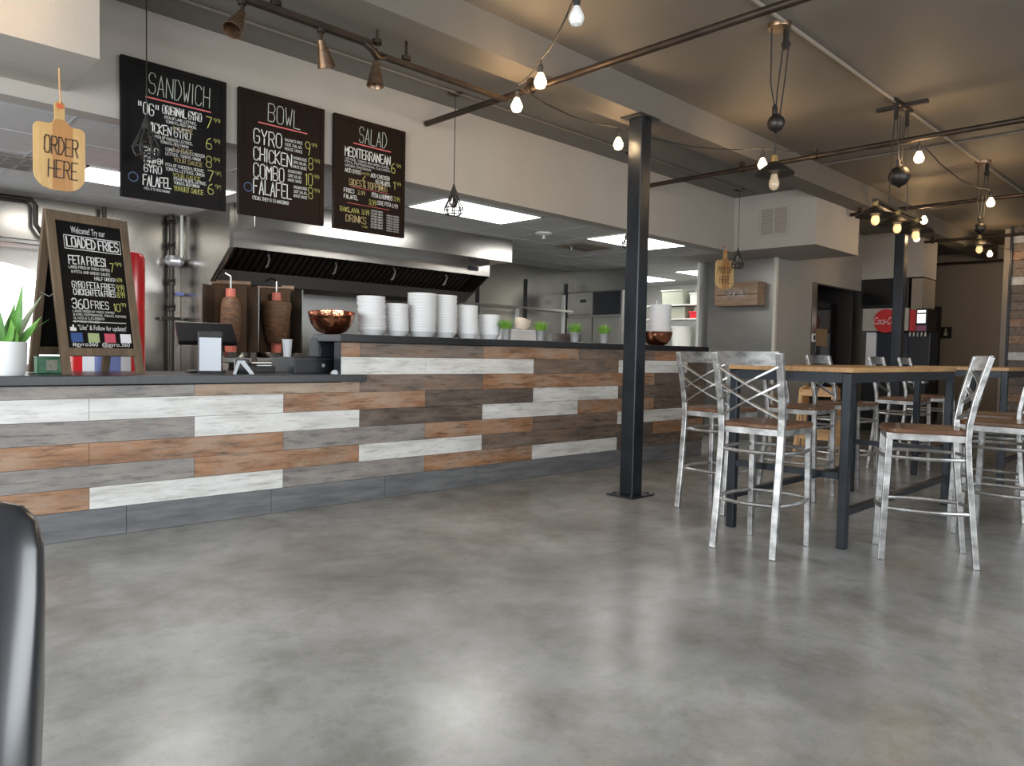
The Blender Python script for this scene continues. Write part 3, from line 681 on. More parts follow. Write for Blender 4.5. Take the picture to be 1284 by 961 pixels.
MB().box(0, .20, -.36, .36, -.22, .235, .01).build('housing', plastic_b, o); MB().box(-.006, .0, -.33, .33, -.19, .21).build('screen', mat('dark_screen', (.008, .008, .008), .2), o)
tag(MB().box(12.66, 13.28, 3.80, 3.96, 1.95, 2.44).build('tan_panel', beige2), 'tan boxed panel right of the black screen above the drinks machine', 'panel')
dm = thing('drinks_machine', 'self-serve soda dispenser with red round logo sign and dark body', 'drinks machine', (12.66, 3.72, 0))
MB().box(.05, .62, 0, .97, .0, .80, .01).build('base_cabinet', plastic_b, dm)
MB().box(.20, .62, .0, .97, .80, 1.60, .01).build('splash_back', plastic_g, dm)
MB().box(.0, .62, .27, .97, 1.62, 1.99, .012).build('header_left', sign_grey, dm)
k = MB(); k.lathe([(.0, .0), (.19, .0), (.19, .012), (0, .013)], (-.002, .60, 1.78), 40, (-1, 0, 0)); k.build('red_disc', lit_red, dm, True)
q = font_text('disc_lettering', 'Coca-Cola', -.185, -.05, 0, .37, .115, chalk_w, dm, .45); q.location = (-.019, .60, 1.775); q.rotation_euler = (0, 0, -PI/2)
MB().box(.10, .14, .78, .93, .80, 1.60).build('white_side_panel', white_l, dm)
MB().box(.14, .20, .30, .78, .80, 1.58).build('dark_front', mat('dark_blue_front', (.02, .025, .035), .3), dm)
MB().box(.02, .5, .165, .255, 1.62, 1.96, .006).build('red_header', lit_red, dm)
MB().box(.0, .5, .0, .16, 1.60, 1.97, .006).build('display_frame', plastic_b, dm)
MB().box(-.006, .0, .02, .14, 1.74, 1.88).build('display', lit_sign, dm)
MB().box(-.006, .0, .02, .14, 1.90, 1.94).build('display', lit_sign, dm)
MB().box(-.006, .0, .01, .15, 1.62, 1.70).build('purple_display', mat('purple_display', (.10, .03, .06), .4, emit=(.3, .08, .15), estr=.3), dm)
k = MB()
for i in range(5): k.tube([(.05, .03+i*.055, 1.60), (.03, .03+i*.055, 1.53)], .016, 8)
k.build('valves', galv, dm, True)
MB().box(.0, .2, .0, .9, .80, .83).build('drip_tray', galv, dm)
o = thing('restroom_plaque', 'small dark square plaque on the tan back wall right of the doorway', 'sign', (15.89, 4.33, 1.70))
MB().box(-.012, .0, -.10, .10, -.11, .11, .004).build('plaque', plastic_b, o)
k = MB(); k.lathe([(0, 0), (.02, 0), (.02, .003), (0, .003)], (-.0125, .0, .055), 14, (-1, 0, 0)); k.prism([(-.035, -.06), (.035, -.06), (.022, .025), (-.022, .025)], -.0155, -.0125, 'yz'); k.build('pictogram', sign_grey, o)

# ------------------------------------------------------------------ menu boards
def menu_board(x, name_label, m, fn):
    o = thing('menu_board', name_label, 'menu board', (x, CY-.035, 2.043))
    W_, H_ = .625, .822
    MB().box(0, W_, 0, .022, 0, H_).build('panel', m, o)
    f = MB(); f.box(-.004, W_+.004, -.005, .026, -.004, .028); f.box(-.004, W_+.004, -.005, .026, H_-.028, H_+.004); f.box(-.004, .028, -.005, .026, .028, H_-.028); f.box(W_-.028, W_+.004, -.005, .026, .028, H_-.028)
    f.build('frame', m, o)
    layers = {}
    def w(txt, u0, u1, v0, v1, c='W', t=.006, slant=0):
        if c in 'YT': c = c+'%d' % (int(v0*40)*2+(u0 > .5))
        layers.setdefault(c, MB()); write(layers[c], txt, u0*W_, (1-v1)*H_, (u1-u0)*W_, (v1-v0)*H_, t, -.0015, slant, .03)
    def bar(u0, u1, v, c, t=.008):
        layers.setdefault(c, MB()); b = layers[c]; z_ = (1-v)*H_; b.add([(u0*W_, -.0015, z_), (u1*W_, -.0015, z_), (u1*W_, -.0015, z_+t), (u0*W_, -.0015, z_+t)], [(0, 1, 2, 3)])
    def ring(u, v, r, c):
        layers.setdefault(c, MB()); b = layers[c]
        for i in range(20):
            a0, a1 = 2*PI*i/20, 2*PI*(i+1)/20; cx_, cz = u*W_, (1-v)*H_
            b.add([(cx_+math.cos(a)*rr, -.0015, cz+math.sin(a)*rr) for a, rr in ((a0, r), (a1, r), (a1, r*.78), (a0, r*.78))], [(0, 1, 2, 3)])
    fn(w, bar, ring)
    names = {'W': ('white_lettering', chalk_w), 'G': ('title_lettering', chalk_g), 'R': ('red_underline', chalk_r), 'Y': ('price_lettering', chalk_y), 'T': ('tan_lettering', chalk_t), 'B': ('blue_mark', chalk_bl)}
    for c, b in layers.items(): b.build(names[c[0]][0], names[c[0]][1], o)
    return o
def price(w, n, u, v0, v1, c='Y', wd=.055):
    w(n, u, u+wd*len(n), v0, v1, c, .0065); w('99', u+wd*len(n)+.02, u+wd*len(n)+.085, v0, v0+.03, c, .005)
def b1(w, bar, ring):
    w('SANDWICH', .24, .83, .075, .225, 'G', .0055, .03); bar(.21, .85, .26, 'R')
    w('"OG"', .14, .34, .30, .385, 'W', .007); w('ORIGINAL GYRO', .37, .75, .285, .345, 'W', .007)
    w('PITA OF LAMB, LETTUCE,', .39, .70, .362, .382, 'W', .0028); w('TOMATO, RED ONION,', .40, .70, .392, .412, 'W', .0028); w('& SAUCE', .47, .66, .425, .455, 'T', .005); price(w, '7', .80, .295, .38)
    w('CHICKEN GYRO', .19, .64, .435, .505, 'W', .0065); w('PITA OF CHICKEN, LETTUCE,', .30, .66, .52, .54, 'W', .0028); w('TOMATO, RED ONION', .35, .62, .55, .57, 'W', .0028); w('& SAUCE', .47, .66, .58, .61, 'T', .005); price(w, '6', .80, .455, .54)
    w('360', .20, .33, .615, .68, 'W', .007); w('COMBO OF LAMB & CHICKEN', .40, .78, .595, .618, 'W', .0028); w('LETTUCE, TOMATO, ONION', .40, .74, .628, .65, 'W', .0028); w('YOUR SAUCE', .48, .76, .66, .69, 'T', .005); price(w, '8', .80, .60, .685)
    w('FAKIN EN', .20, .37, .69, .73, 'W', .006); w('GYRO', .20, .36, .745, .80, 'W', .008); w('PITA OF CHICKEN & VEGGIE,', .40, .78, .71, .732, 'W', .0045); w('TOMATO, LETTUCE, ONION', .40, .78, .742, .764, 'W', .0045); w('YOUR SAUCE', .47, .74, .775, .80, 'Y', .004); price(w, '7', .82, .705, .785)
    w('FALAFEL', .19, .45, .825, .90, 'W', .0075); w('PITA OF FALAFEL, LETTUCE,', .48, .80, .805, .827, 'W', .0035); w('TOMATO, RED ONION', .48, .73, .835, .857, 'W', .0035); w('YOGURT SAUCE', .48, .77, .87, .905, 'Y', .006); price(w, '6', .82, .81, .89)
    w('(YES, IT IS VEGETARIAN)', .20, .44, .915, .932, 'W', .002); ring(.10, .855, .030, 'B')
def b2(w, bar, ring):
    w('BOWL', .32, .70, .07, .215, 'G', .0065, .02); bar(.21, .79, .245, 'R')
    for t_, u1, v0, v1 in (('GYRO', .48, .295, .41), ('CHICKEN', .60, .445, .55), ('COMBO', .51, .575, .69), ('FALAFEL', .60, .705, .82)): w(t_, .16, u1, v0, v1, 'W', .0085)
    for u, v in ((.52, .32), (.62, .455), (.56, .575), (.63, .70)):
        for i, t_ in enumerate(('BASMATI RICE', 'SIDE SALAD,', 'HOUSE SAUCE')): w(t_, u, u+(.21 if u < .55 else .165), v+i*.037, v+i*.037+.022, 'W', .0035)
    price(w, '9', .77, .31, .42); price(w, '8', .81, .44, .54); price(w, '10', .77, .575, .675, 'Y', .045); price(w, '8', .81, .695, .79)
    w('(YEAH, THEY IS SO AMAZING!)', .15, .57, .845, .872, 'W', .0035); ring(.10, .78, .032, 'B')
def b3(w, bar, ring):
    w('SALAD', .33, .72, .06, .20, 'G', .006, .03); bar(.25, .79, .225, 'R')
    w('MEDITERRANEAN', .14, .78, .265, .345, 'W', .0085); price(w, '6', .80, .32, .41)
    for i, t_ in enumerate(('LETTUCE, TOMATO, RED ONION, OLIVES,', 'FETA, PEPPERONCINI, CUCUMBER,', 'GREEK DRESSING')): w(t_, .14, (.77, .79, .50)[i], .362+i*.03, .38+i*.03, 'W', .0035)
    w('ADD GYRO', .14, .36, .455, .49, 'W', .005); w('2', .38, .42, .47, .54, 'Y', .006); w('99', .43, .48, .46, .485, 'Y', .004); w('ADD CHICKEN', .50, .77, .455, .49, 'W', .005); w('OR FALAFEL', .57, .79, .505, .54, 'W', .005); price(w, '1', .83, .49, .56, 'Y', .03)
    w('SIDES & TOPPINGS', .20, .74, .545, .60, 'T', .006); bar(.22, .76, .615, 'R', .003)
    w('FRIES', .13, .27, .635, .67, 'W', .005); w('2.99', .32, .42, .635, .67, 'T', .005); w('PITA & HUMMUS', .52, .82, .63, .67, 'W', .005); w('3.99', .84, .93, .63, .67, 'Y', .004)
    w('FALAFEL', .13, .32, .69, .725, 'W', .005); w('3.99', .48, .58, .70, .745, 'Y', .006); w('SIDE PITA', .60, .80, .695, .73, 'W', .005); w('1.99', .82, .90, .70, .735, 'W', .004); bar(.17, .78, .765, 'R', .003)
    w('BAKLAVA', .08, .34, .805, .845, 'Y', .006); w('3.99', .38, .48, .80, .845, 'Y', .006); w('DRINKS', .16, .44, .87, .93, 'T', .006); w('2.99', .38, .46, .95, .98, 'Y', .004)
    for i in range(7): w('LETTUCE TOMATO', .51, .68, .79+i*.025, .805+i*.025, 'W', .0045)
    for i in range(7): w('FRESH ONION', .74, .92, .81+i*.024, .824+i*.024, 'W', .0045)
menu_board(1.450, 'black chalk menu board headed SANDWICH, leftmost over the counter', chalk_b, b1)
menu_board(2.168, 'black chalk menu board headed BOWL, in the middle of three', chalk_br, b2)
menu_board(2.883, 'black chalk menu board headed SALAD, right of the BOWL board', chalk_br, b3)

# ------------------------------------------------------------------ paddle boards with lettering
def paddle(loc, rz, w, h, label, lines, hook, HY=0):
    o = thing('cutting_board_sign', label, 'sign', loc, rz)
    pts = []
    hw = w/2; bh = h*.73
    def arc(cx_, cz, r, a0, a1, n=8): return [(cx_+r*math.cos(math.radians(a0+(a1-a0)*i/n)), cz+r*math.sin(math.radians(a0+(a1-a0)*i/n))) for i in range(n+1)]
    R1 = w*.38; R2 = w*.12
    pts += arc(-hw+R1, R1, R1, 180, 270)+arc(hw-R1, R1, R1, 270, 360)+arc(hw-R2, bh-R2, R2, 0, 90)
    hn = w*.095
    pts += [(hn+.03, bh), (hn+.008, bh+.01), (hn, bh+.04)]+arc(0, h-hn*1.1, hn*1.1, 0, 180, 10)+[(-hn, bh+.04), (-hn-.008, bh+.01), (-hn-.03, bh)]
    pts += arc(-hw+R2, bh-R2, R2, 90, 180)
    k = MB(); k.prism(pts, 0, .018); k.build('paddle', board_w, o, bevel=.002)
    k = MB(); k.prism([(-.035*w/.24, .004), (.06*w/.24, .004), (.06*w/.24, bh-.005), (.02, bh+.03), (-.02, bh+.03), (-.035*w/.24, bh-.005)], -.0006, .0); k.build('dark_strip', board_w2, o)
    k = MB()
    for t_, u0, u1, v0, v1 in lines: write(k, t_, u0*w-hw, v0*h, (u1-u0)*w, (v1-v0)*h, w*.032, -.0022, .02, .02)
    k.build('lettering', ink, o)
    k = MB(); k.tube([(0, .009, h-hn*1.2), (0, -.02, h+.01), (0, .0, h+.05), (0, .009+HY, h+hook)], .004, 6); k.build('hanging_string', nat_wood, o, True)
    k = MB(); k.lathe([(.0, -.004), (.016, -.004), (.016, .004), (0, .004)], (0, 0, h-hn*1.2), 14, (0, 1, 0)); k.build('hang_hole', mat('red_tape', (.5, .10, .03), .5), o)
    return o
paddle((1.035, 4.43, 1.945), 0, .236, .46, 'wooden paddle board sign reading ORDER HERE', (('ORDER', .2, .84, .40, .59), ('HERE', .27, .83, .14, .33)), .17)
paddle((8.42, 4.80, 2.0), math.radians(-30), .25, .49, 'wooden paddle board sign reading PICK UP HERE', (('PICK UP', .12, .86, .40, .56), ('HERE', .22, .80, .15, .33)), .04, .06)

# ------------------------------------------------------------------ A-frame chalkboard on the counter
af = thing('sandwich_board', 'wood-framed A-frame chalkboard advertising loaded fries on the low counter', 'sandwich board', (1.178, 4.99, .966), math.radians(12))
AW, AL, lean = .50, 1.02, math.atan2(.21, 1.0)
fr = bpy.data.objects.new('front_leaf', None); 
def leaf(name, ang, y0):
    e = MB(); t_ = .05
    e.box(0, t_, 0, .024, 0, AL, .003); e.box(AW-t_, AW, 0, .024, 0, AL, .003); e.box(t_, AW-t_, 0, .024, AL-.06, AL, .003); e.box(t_, AW-t_, 0, .024, .115, .165, .003)
    o = e.build(name, frame_w, af); o.location = (0, y0, 0); o.rotation_euler = (ang, 0, 0)
    return o
lf = leaf('front_frame', -lean, 0); lb = leaf('rear_frame', lean, .43)
MB().box(.05, AW-.05, .008, .018, .165, AL-.06).build('chalk_panel', chalk_b, lf); MB().box(.05, AW-.05, .008, .018, .165, AL-.06).build('chalk_panel', chalk_b, lb)
k = MB(); k.tube([(.024, .12, .5), (.024, .22, .47), (.024, .33, .5)], .003, 6); k.build('stay_chain', galv, af, True)
PW, PH, PX, PZ0 = AW-.10, AL-.06-.165, .05, .165
lay = {}
def aw(txt, u0, u1, v0, v1, c='W', t=.005, slant=0):
    lay.setdefault(c, MB()); write(lay[c], txt, PX+u0*PW, PZ0+(1-v1)*PH, (u1-u0)*PW, (v1-v0)*PH, t, .0065, slant, .03)
font_text('welcome_lettering', 'Welcome! Try our', PX+.22*PW, PZ0+(1-.105)*PH, .0065, .52*PW, .07*PH, chalk_w, lf, .1)
aw('LOADED FRIES', .14, .93, .125, .20, 'W', .011)
q = MB()
for (u0, u1, v0, v1) in ((.10, .97, .108, .114), (.10, .97, .214, .22), (.10, .108, .108, .22), (.962, .97, .108, .22)): q.add([(PX+u0*PW, .0065, PZ0+(1-v0)*PH), (PX+u1*PW, .0065, PZ0+(1-v0)*PH), (PX+u1*PW, .0065, PZ0+(1-v1)*PH), (PX+u0*PW, .0065, PZ0+(1-v1)*PH)], [(0, 1, 2, 3)])
q.build('title_box', chalk_w, lf); q = MB()
q.add([(PX+.0*PW+.10*PW, .0065, PZ0+(1-.795)*PH), (PX+.92*PW, .0065, PZ0+(1-.795)*PH), (PX+.92*PW, .0065, PZ0+(1-.79)*PH), (PX+.10*PW, .0065, PZ0+(1-.79)*PH)], [(0, 1, 2, 3)])
q.build('divider_line', chalk_w, lf)
aw('FETA FRIES!', .14, .70, .27, .335, 'W', .0075); aw('7', .77, .82, .30, .37, 'Y', .006); aw('99', .85, .95, .29, .32, 'Y', .005)
aw('LARGE FRIES OF FRIES TOPPED', .13, .75, .352, .372, 'W', .003); aw('W FETA AND GREEK SAUCE', .16, .75, .388, .408, 'W', .003); aw('HALF ORDER', .50, .82, .425, .452, 'W', .006); aw('4.99', .84, .93, .42, .45, 'Y', .005)
aw('GYRO FETA FRIES', .15, .80, .475, .525, 'W', .0055); aw('9.99', .83, .95, .475, .525, 'Y', .005); aw('CHICKEN FETA FRIES', .16, .80, .535, .58, 'W', .0055); aw('8.99', .83, .95, .535, .58, 'Y', .005)
aw('360', .12, .36, .615, .69, 'W', .008); aw('FRIES', .40, .67, .625, .685, 'W', .0055); aw('10', .75, .85, .635, .695, 'Y', .006); aw('99', .87, .95, .625, .655, 'Y', .005)
for i, (t_, u1) in enumerate((('LARGE ORDER OF FRIES TOPPED', .75), ('W GYRO, PEPPERONCINI, TOMATO, PEPPERS', .93), ('OLIVES & CUCUMBERS', .58), ('& FRESH SAUCE', .5))): aw(t_, .12, u1, .703+i*.027, .719+i*.027, 'W', .003)
for c, b in lay.items(): b.build({'W': 'chalk_lettering', 'Y': 'price_lettering'}[c], {'W': chalk_w, 'Y': chalk_y}[c], lf)
font_text('follow_lettering', '"Like" & Follow for updates!', PX+.17*PW, PZ0+(1-.87)*PH, .0065, .74*PW, .052*PH, chalk_w, lf, .1)
k = MB(); k.box(PX+.05*PW, PX+.09*PW, .0055, .0065, PZ0+(1-.868)*PH, PZ0+(1-.838)*PH); k.box(PX+.09*PW, PX+.14*PW, .0055, .0065, PZ0+(1-.868)*PH, PZ0+(1-.842)*PH); k.box(PX+.085*PW, PX+.11*PW, .0055, .0065, PZ0+(1-.842)*PH, PZ0+(1-.82)*PH); k.build('thumbs_up', chalk_w, lf)
ICO = [(.05, (.03, .08, .25)), (.30, (.35, .42, .20)), (.55, (.55, .08, .12)), (.80, (.72, .72, .74))]
for i, (u, c) in enumerate(ICO):
    s_ = .17*PW; x0 = PX+u*PW; z0 = PZ0+(1-.955)*PH
    k = MB(); k.box(x0, x0+s_, .004, .0065, z0, z0+s_*.85, .001); q = k.build('social_icon', mat('icon_%d' % i, c, .7), lf)
    if i == 0: font_text('icon_letter', 'f', x0+s_*.38, z0+.004, .0058, s_*.34, s_*.72, chalk_w, q)
    elif i == 1:
        k = MB(); k.lathe([(.012, 0), (.017, 0), (.017, .001), (.012, .001)], (x0+s_/2, .0058, z0+s_*.42), 16, (0, -1, 0)); k.build('icon_ring', chalk_w, q)
    elif i == 2: font_text('icon_letter', 'yelp', x0+s_*.12, z0+s_*.3, .0058, s_*.75, s_*.35, chalk_w, q)
    else: font_text('icon_letter', 'G', x0+s_*.25, z0+s_*.15, .0058, s_*.5, s_*.6, plastic_b, q)
font_text('handle_lettering', '#gyro360  @gyro.360', PX+.06*PW, PZ0+.004, .0065, .88*PW, .042*PH, chalk_w, lf)

# ------------------------------------------------------------------ things on the low counter
ZL = .965
o = thing('snake_plant', 'snake plant in a white ceramic pot at the left edge of the counter', 'plant', (.895, 5.0, ZL))
MB().lathe([(.085, 0), (.098, .03), (.103, .19), (.098, .19), (.092, .165), (0, .16)], (0, 0, 0), 28).build('pot', ceramic, o, True)
MB().lathe([(.092, .155), (.05, .17), (0, .172)], (0, 0, 0), 18).build('soil', hood_d, o, True)
def leafm(mb, base, d, L, w, bend, tw=0):
    d = Vector(d).normalized(); n = 9; P = []
    for i in range(n):
        t = i/(n-1); p = Vector(base)+Vector((d.x*L*t, d.y*L*t, d.z*L*t))+Vector((d.x, d.y, 0))*bend*t*t
        ww = w*(.55+.45*math.sin(PI*min(t*1.25, 1)))*(1-t**3.2)+.0008
        side = Vector((math.cos(tw), math.sin(tw), 0))
        fold = Vector((-math.sin(tw), math.cos(tw), 0))*ww*.25
        P += [p-side*ww+fold, p-fold*.4, p+side*ww+fold]
    fs = []
    for i in range(n-1):
        a = i*3; fs += [(a, a+1, a+4, a+3), (a+1, a+2, a+5, a+4)]
    mb.add(P, fs)
    Q = [p+Vector((0.0015, .0025, 0)) for p in P]; mb.add(Q, fs)
for base, d, L, w_, be, tw, mm in (((.03, -.02, .16), (.10, -.1, 1), .36, .026, .05, -.7, leaf_g), ((.04, .02, .16), (.36, .1, 1), .33, .022, .12, .4, leaf_p), ((-.03, -.02, .16), (-.12, -.1, 1), .30, .032, -.03, -.8, leaf_g),
    ((0, .04, .16), (.15, -.3, 1), .26, .03, .0, -.6, leaf_g), ((-.05, .03, .16), (-.3, .2, 1), .42, .02, -.08, -.3, leaf_g), ((.02, -.05, .16), (-.1, -.4, 1), .17, .034, -.03, -.8, leaf_g), ((.05, -.03, .16), (.45, -.3, 1), .20, .026, .06, -.5, leaf_g), ((-.02, -.05, .16), (.25, -.4, 1), .13, .03, .06, -.9, leaf_g), ((.05, .04, .16), (.8, .2, 1), .22, .012, .08, .6, leaf_g), ((-.06, -.03, .16), (-.5, -.2, 1), .25, .03, -.05, -.6, leaf_g)):
    k = MB(); leafm(k, base, d, L, w_, be, tw); k.build('leaf', mm, o, True)
o = thing('tea_tin', 'green patterned tin on the counter behind the sandwich board leg', 'tin', (1.16, 5.22, ZL))
MB().box(-.075, .075, -.045, .045, 0, .10, .006).build('body', green_tin, o); MB().box(-.03, .03, -.047, -.044, .02, .085).build('label_patch', noisy('tin_label', (.3, .32, .25), (.5, .5, .42), (60, 60, 60)), o)
MB().box(-.077, .077, -.047, .047, .092, .106, .003).build('lid', green_tin, o)
# POS tablet, merchant screen, card reader, drawer, printer
o = thing('customer_tablet', 'upright pale tablet screen in a black stand facing the customer', 'tablet', (2.045, 4.985, ZL), math.radians(-18))
MB().box(-.075, .075, -.045, .06, 0, .014, .004).build('foot', plastic_b, o)
t_ = MB().box(-.078, .078, -.012, .012, .012, .285, .006).build('bezel', plastic_b, o); MB().box(-.068, .068, -.0145, -.011, .022, .245).build('screen', screen_m, t_)
o = thing('merchant_monitor', 'black point-of-sale monitor tilted away behind the customer tablet', 'monitor', (2.10, 5.20, ZL), math.radians(-12))
MB().box(-.12, .12, -.09, .09, 0, .02, .006).build('foot', plastic_b, o); MB().tube([(0, 0, .015), (0, .02, .22)], .03, 12).build('neck', plastic_b, o, True)
h = MB(); h.prism([(-.10, .19), (-.13, .22), (.05, .355), (.075, .335)], -.19, .19, 'yz'); h.build('screen_housing', plastic_b, o, bevel=.008)
o = thing('card_reader', 'black card reader wedge on a light grey stand beside the tablet', 'card reader', (2.29, 5.04, ZL), math.radians(-25))
k = MB(); k.prism([(-.07, .035), (.05, .10), (.07, .10), (.07, .0), (-.06, .0)], -.05, .05, 'yz'); k.build('wedge', plastic_g, o, bevel=.006)
k = MB(); k.add([(-.055, -.10, 0), (-.035, -.10, 0), (-.005, -.062, .085), (-.03, -.062, .085), (-.055, -.09, 0), (-.035, -.09, 0), (-.005, -.05, .085), (-.03, -.05, .085), ], [(0, 1, 2, 3), (4, 7, 6, 5), (0, 4, 5, 1), (1, 5, 6, 2), (2, 6, 7, 3), (3, 7, 4, 0)])
k.add([(.055, -.11, 0), (.085, -.11, 0), (.02, -.062, .09), (-.02, -.062, .09), (.055, -.10, 0), (.085, -.10, 0), (.02, -.05, .09), (-.02, -.05, .09)], [(0, 1, 2, 3), (4, 7, 6, 5), (0, 4, 5, 1), (1, 5, 6, 2), (2, 6, 7, 3), (3, 7, 4, 0)])
k.box(-.03, .025, -.066, -.046, .078, .092); k.build('stand', plastic_lg, o)
o = thing('cash_drawer', 'black metal cash drawer under the receipt printer', 'cash drawer', (2.91, 5.20, ZL), SK)
MB().box(-.22, .24, -.19, .20, .0, .118, .005).build('case', plastic_g, o); MB().box(-.20, .22, -.195, -.188, .012, .10, .003).build('drawer_front', plastic_b, o)
MB().lathe([(.0, 0), (.014, 0), (.014, .004), (0, .004)], (.01, -.195, .06), 12, (0, -1, 0)).build('lock', galv, o)
o = thing('receipt_printer', 'charcoal receipt printer on the black cash drawer', 'printer', (2.98, 5.13, ZL+.118), SK)
k = MB(); k.prism([(-.08, 0), (.10, 0), (.10, .12), (.06, .155), (-.04, .155), (-.08, .09)], -.07, .075, 'yz'); k.build('case', plastic_g, o, bevel=.01)
MB().box(-.05, .055, -.03, .0, .150, .158).build('paper_slot', plastic_b, o); MB().box(.06, .10, -.085, -.02, 0, .03, .004).build('feed_button', plastic_b, o)
o = thing('tip_cup', 'small clear plastic cup beside the receipt printer', 'cup', (2.76, 5.28, ZL+.118))
MB().lathe([(.028, 0), (.038, .13), (.041, .13), (.041, .135), (.036, .135), (.026, .006), (0, .005)], (0, 0, 0), 20).build('cup', mat('cloudy_plastic', (.62, .65, .66), .25), o, True)
o = thing('computer_mouse', 'small grey device with cord on the counter end', 'mouse', (2.945, 4.865, ZL), .4)
MB().lathe([(.045, 0), (.044, .012), (.030, .028), (0, .034)], (0, 0, 0), 18).build('shell', plastic_lg, o, True)
MB().tube([(.03, .02, .008), (.07, .03, .03), (.10, .0, .04), (.13, -.02, .02), (.12, .02, .008), (.08, .03, .006)], .005, 6).build('cord', plastic_b, o, True)
o = thing('pen_cup', 'dark low tray of cutlery behind the card reader', 'tray', (2.52, 5.24, ZL))
MB().box(-.10, .10, -.05, .05, 0, .05, .005).build('tray', plastic_b, o); MB().box(-.02, .09, -.01, .01, .05, .056).build('knife', galv, o)

# ------------------------------------------------------------------ raised ledge: copper bowls, bowl stacks, grass pots
ZT = 1.262
def copper_bowl(loc, tilt, label, r):
    o = thing('copper_bowl', label, 'bowl', loc)
    pr = [(0, 0), (r*.45, 0), (r*.66, r*.10), (r*.88, r*.38), (r*.98, r*.72), (r*1.0, r*.86), (r*1.03, r*.90), (r*.985, r*.89), (r*.95, r*.72), (r*.85, r*.42), (r*.62, r*.14), (0, r*.05)]
    MB().lathe(pr, (0, 0, 0), 40).build('bowl', copper, o, True); o.rotation_euler = (tilt, -tilt*.6, 0)
k = MB(); 
copper_bowl((2.985, 5.015, ZT+.012), math.radians(9), 'hammered copper bowl at the left end of the black ledge', .172)
copper_bowl((6.84, 4.70, ZT), 0, 'hammered copper bowl behind the near steel column', .165)
bowl_proto = None
def bowl_mesh(r):
    k = MB(); k.lathe([(0, .0), (r*.62, 0), (r*.66, .004), (r*.95, .046), (r, .05), (r, .054), (r*.97, .054), (r*.93, .048), (r*.63, .008), (0, .006)], (0, 0, 0), 28)
    return k
def stack(cx_, cy, r, n, pitch, label, group, lean=(0, 0)):
    first = None
    for i in range(n):
        loc = (cx_+lean[0]*i+random.uniform(-.0025, .0025), cy+lean[1]*i+random.uniform(-.0025, .0025), ZT+i*pitch)
        if first is None:
            o = bowl_mesh(r).build('paper_bowl', white_p, None, True); first = o; tag(o, label, 'bowl', group)
        else: o = first.copy(); COL.objects.link(o)
        o.location = loc; o.rotation_euler = (random.uniform(-.012, .012), random.uniform(-.012, .012), random.uniform(0, 6))
SP = .0142
for (x, y, r, hh, lb, gp, ln) in ((3.34, 5.0, .112, .315, 'white bowl in the stack beside the copper bowl', 'bowls of the stack beside the copper bowl', (-.0006, 0)),
    (3.585, 5.0, .098, .275, 'white bowl in the short second stack from the copper bowl', 'bowls of the second stack', (-.0012, 0)),
    (3.82, 4.98, .122, .375, 'white bowl in the wide third stack, tallest of all', 'bowls of the third stack', (0, 0)),
    (4.07, 4.98, .108, .375, 'white bowl in the fourth stack, right of the widest one', 'bowls of the fourth stack', (-.0004, 0)),
    (4.315, 4.96, .096, .30, 'white bowl in the fifth stack from the copper bowl', 'bowls of the fifth stack', (-.0004, .0003)),
    (4.565, 4.95, .10, .225, 'white bowl in the lowest stack, next to the first grass pot', 'bowls of the sixth stack', (0, 0)),
    (7.13, 4.86, .122, .47, 'white bowl in the lone stack beyond the steel column', 'bowls of the stack beyond the column', (0, 0))):
    stack(x, y, r, int((hh-.054)/SP)+1, SP, lb, gp, ln)
def grass_pot(loc, label):
    o = thing('grass_pot', label, 'plant', loc, random.uniform(0, 6), 'tin grass pots on the ledge')
    MB().lathe([(.036, 0), (.040, .01), (.048, .095), (.052, .10), (.046, .10), (.040, .085), (0, .082)], (0, 0, 0), 22).build('tin_pot', galv, o, True)
    k = MB()
    for i in range(230):
        a = random.uniform(0, 2*PI); rr = .042*math.sqrt(random.random()); sp_ = rr/.042
        b0 = Vector((rr*math.cos(a), rr*math.sin(a), .085)); L = random.uniform(.08, .125)
        d = Vector((math.cos(a)*sp_*.6+random.uniform(-.25, .25), math.sin(a)*sp_*.6+random.uniform(-.25, .25), 1)).normalized()
        s_ = Vector((-math.sin(a), math.cos(a), 0))*.0022; m_ = b0+d*L*.6; tp = b0+d*L+Vector((d.x, d.y, -.2))*.012
        k.add([b0-s_, b0+s_, m_+s_*.8, m_-s_*.8, tp], [(0, 1, 2, 3), (3, 2, 4)])
    k.build('grass_tuft', grass_g, o)
grass_pot((4.63, 4.80, ZT), 'small tin pot of grass next to the lowest bowl stack'); grass_pot((5.05, 4.77, ZT), 'second tin pot of grass from the bowl stacks'); grass_pot((5.52, 4.75, ZT), 'third tin pot of grass from the bowl stacks'); grass_pot((5.96, 4.74, ZT), 'fourth tin pot of grass, nearest the steel column')

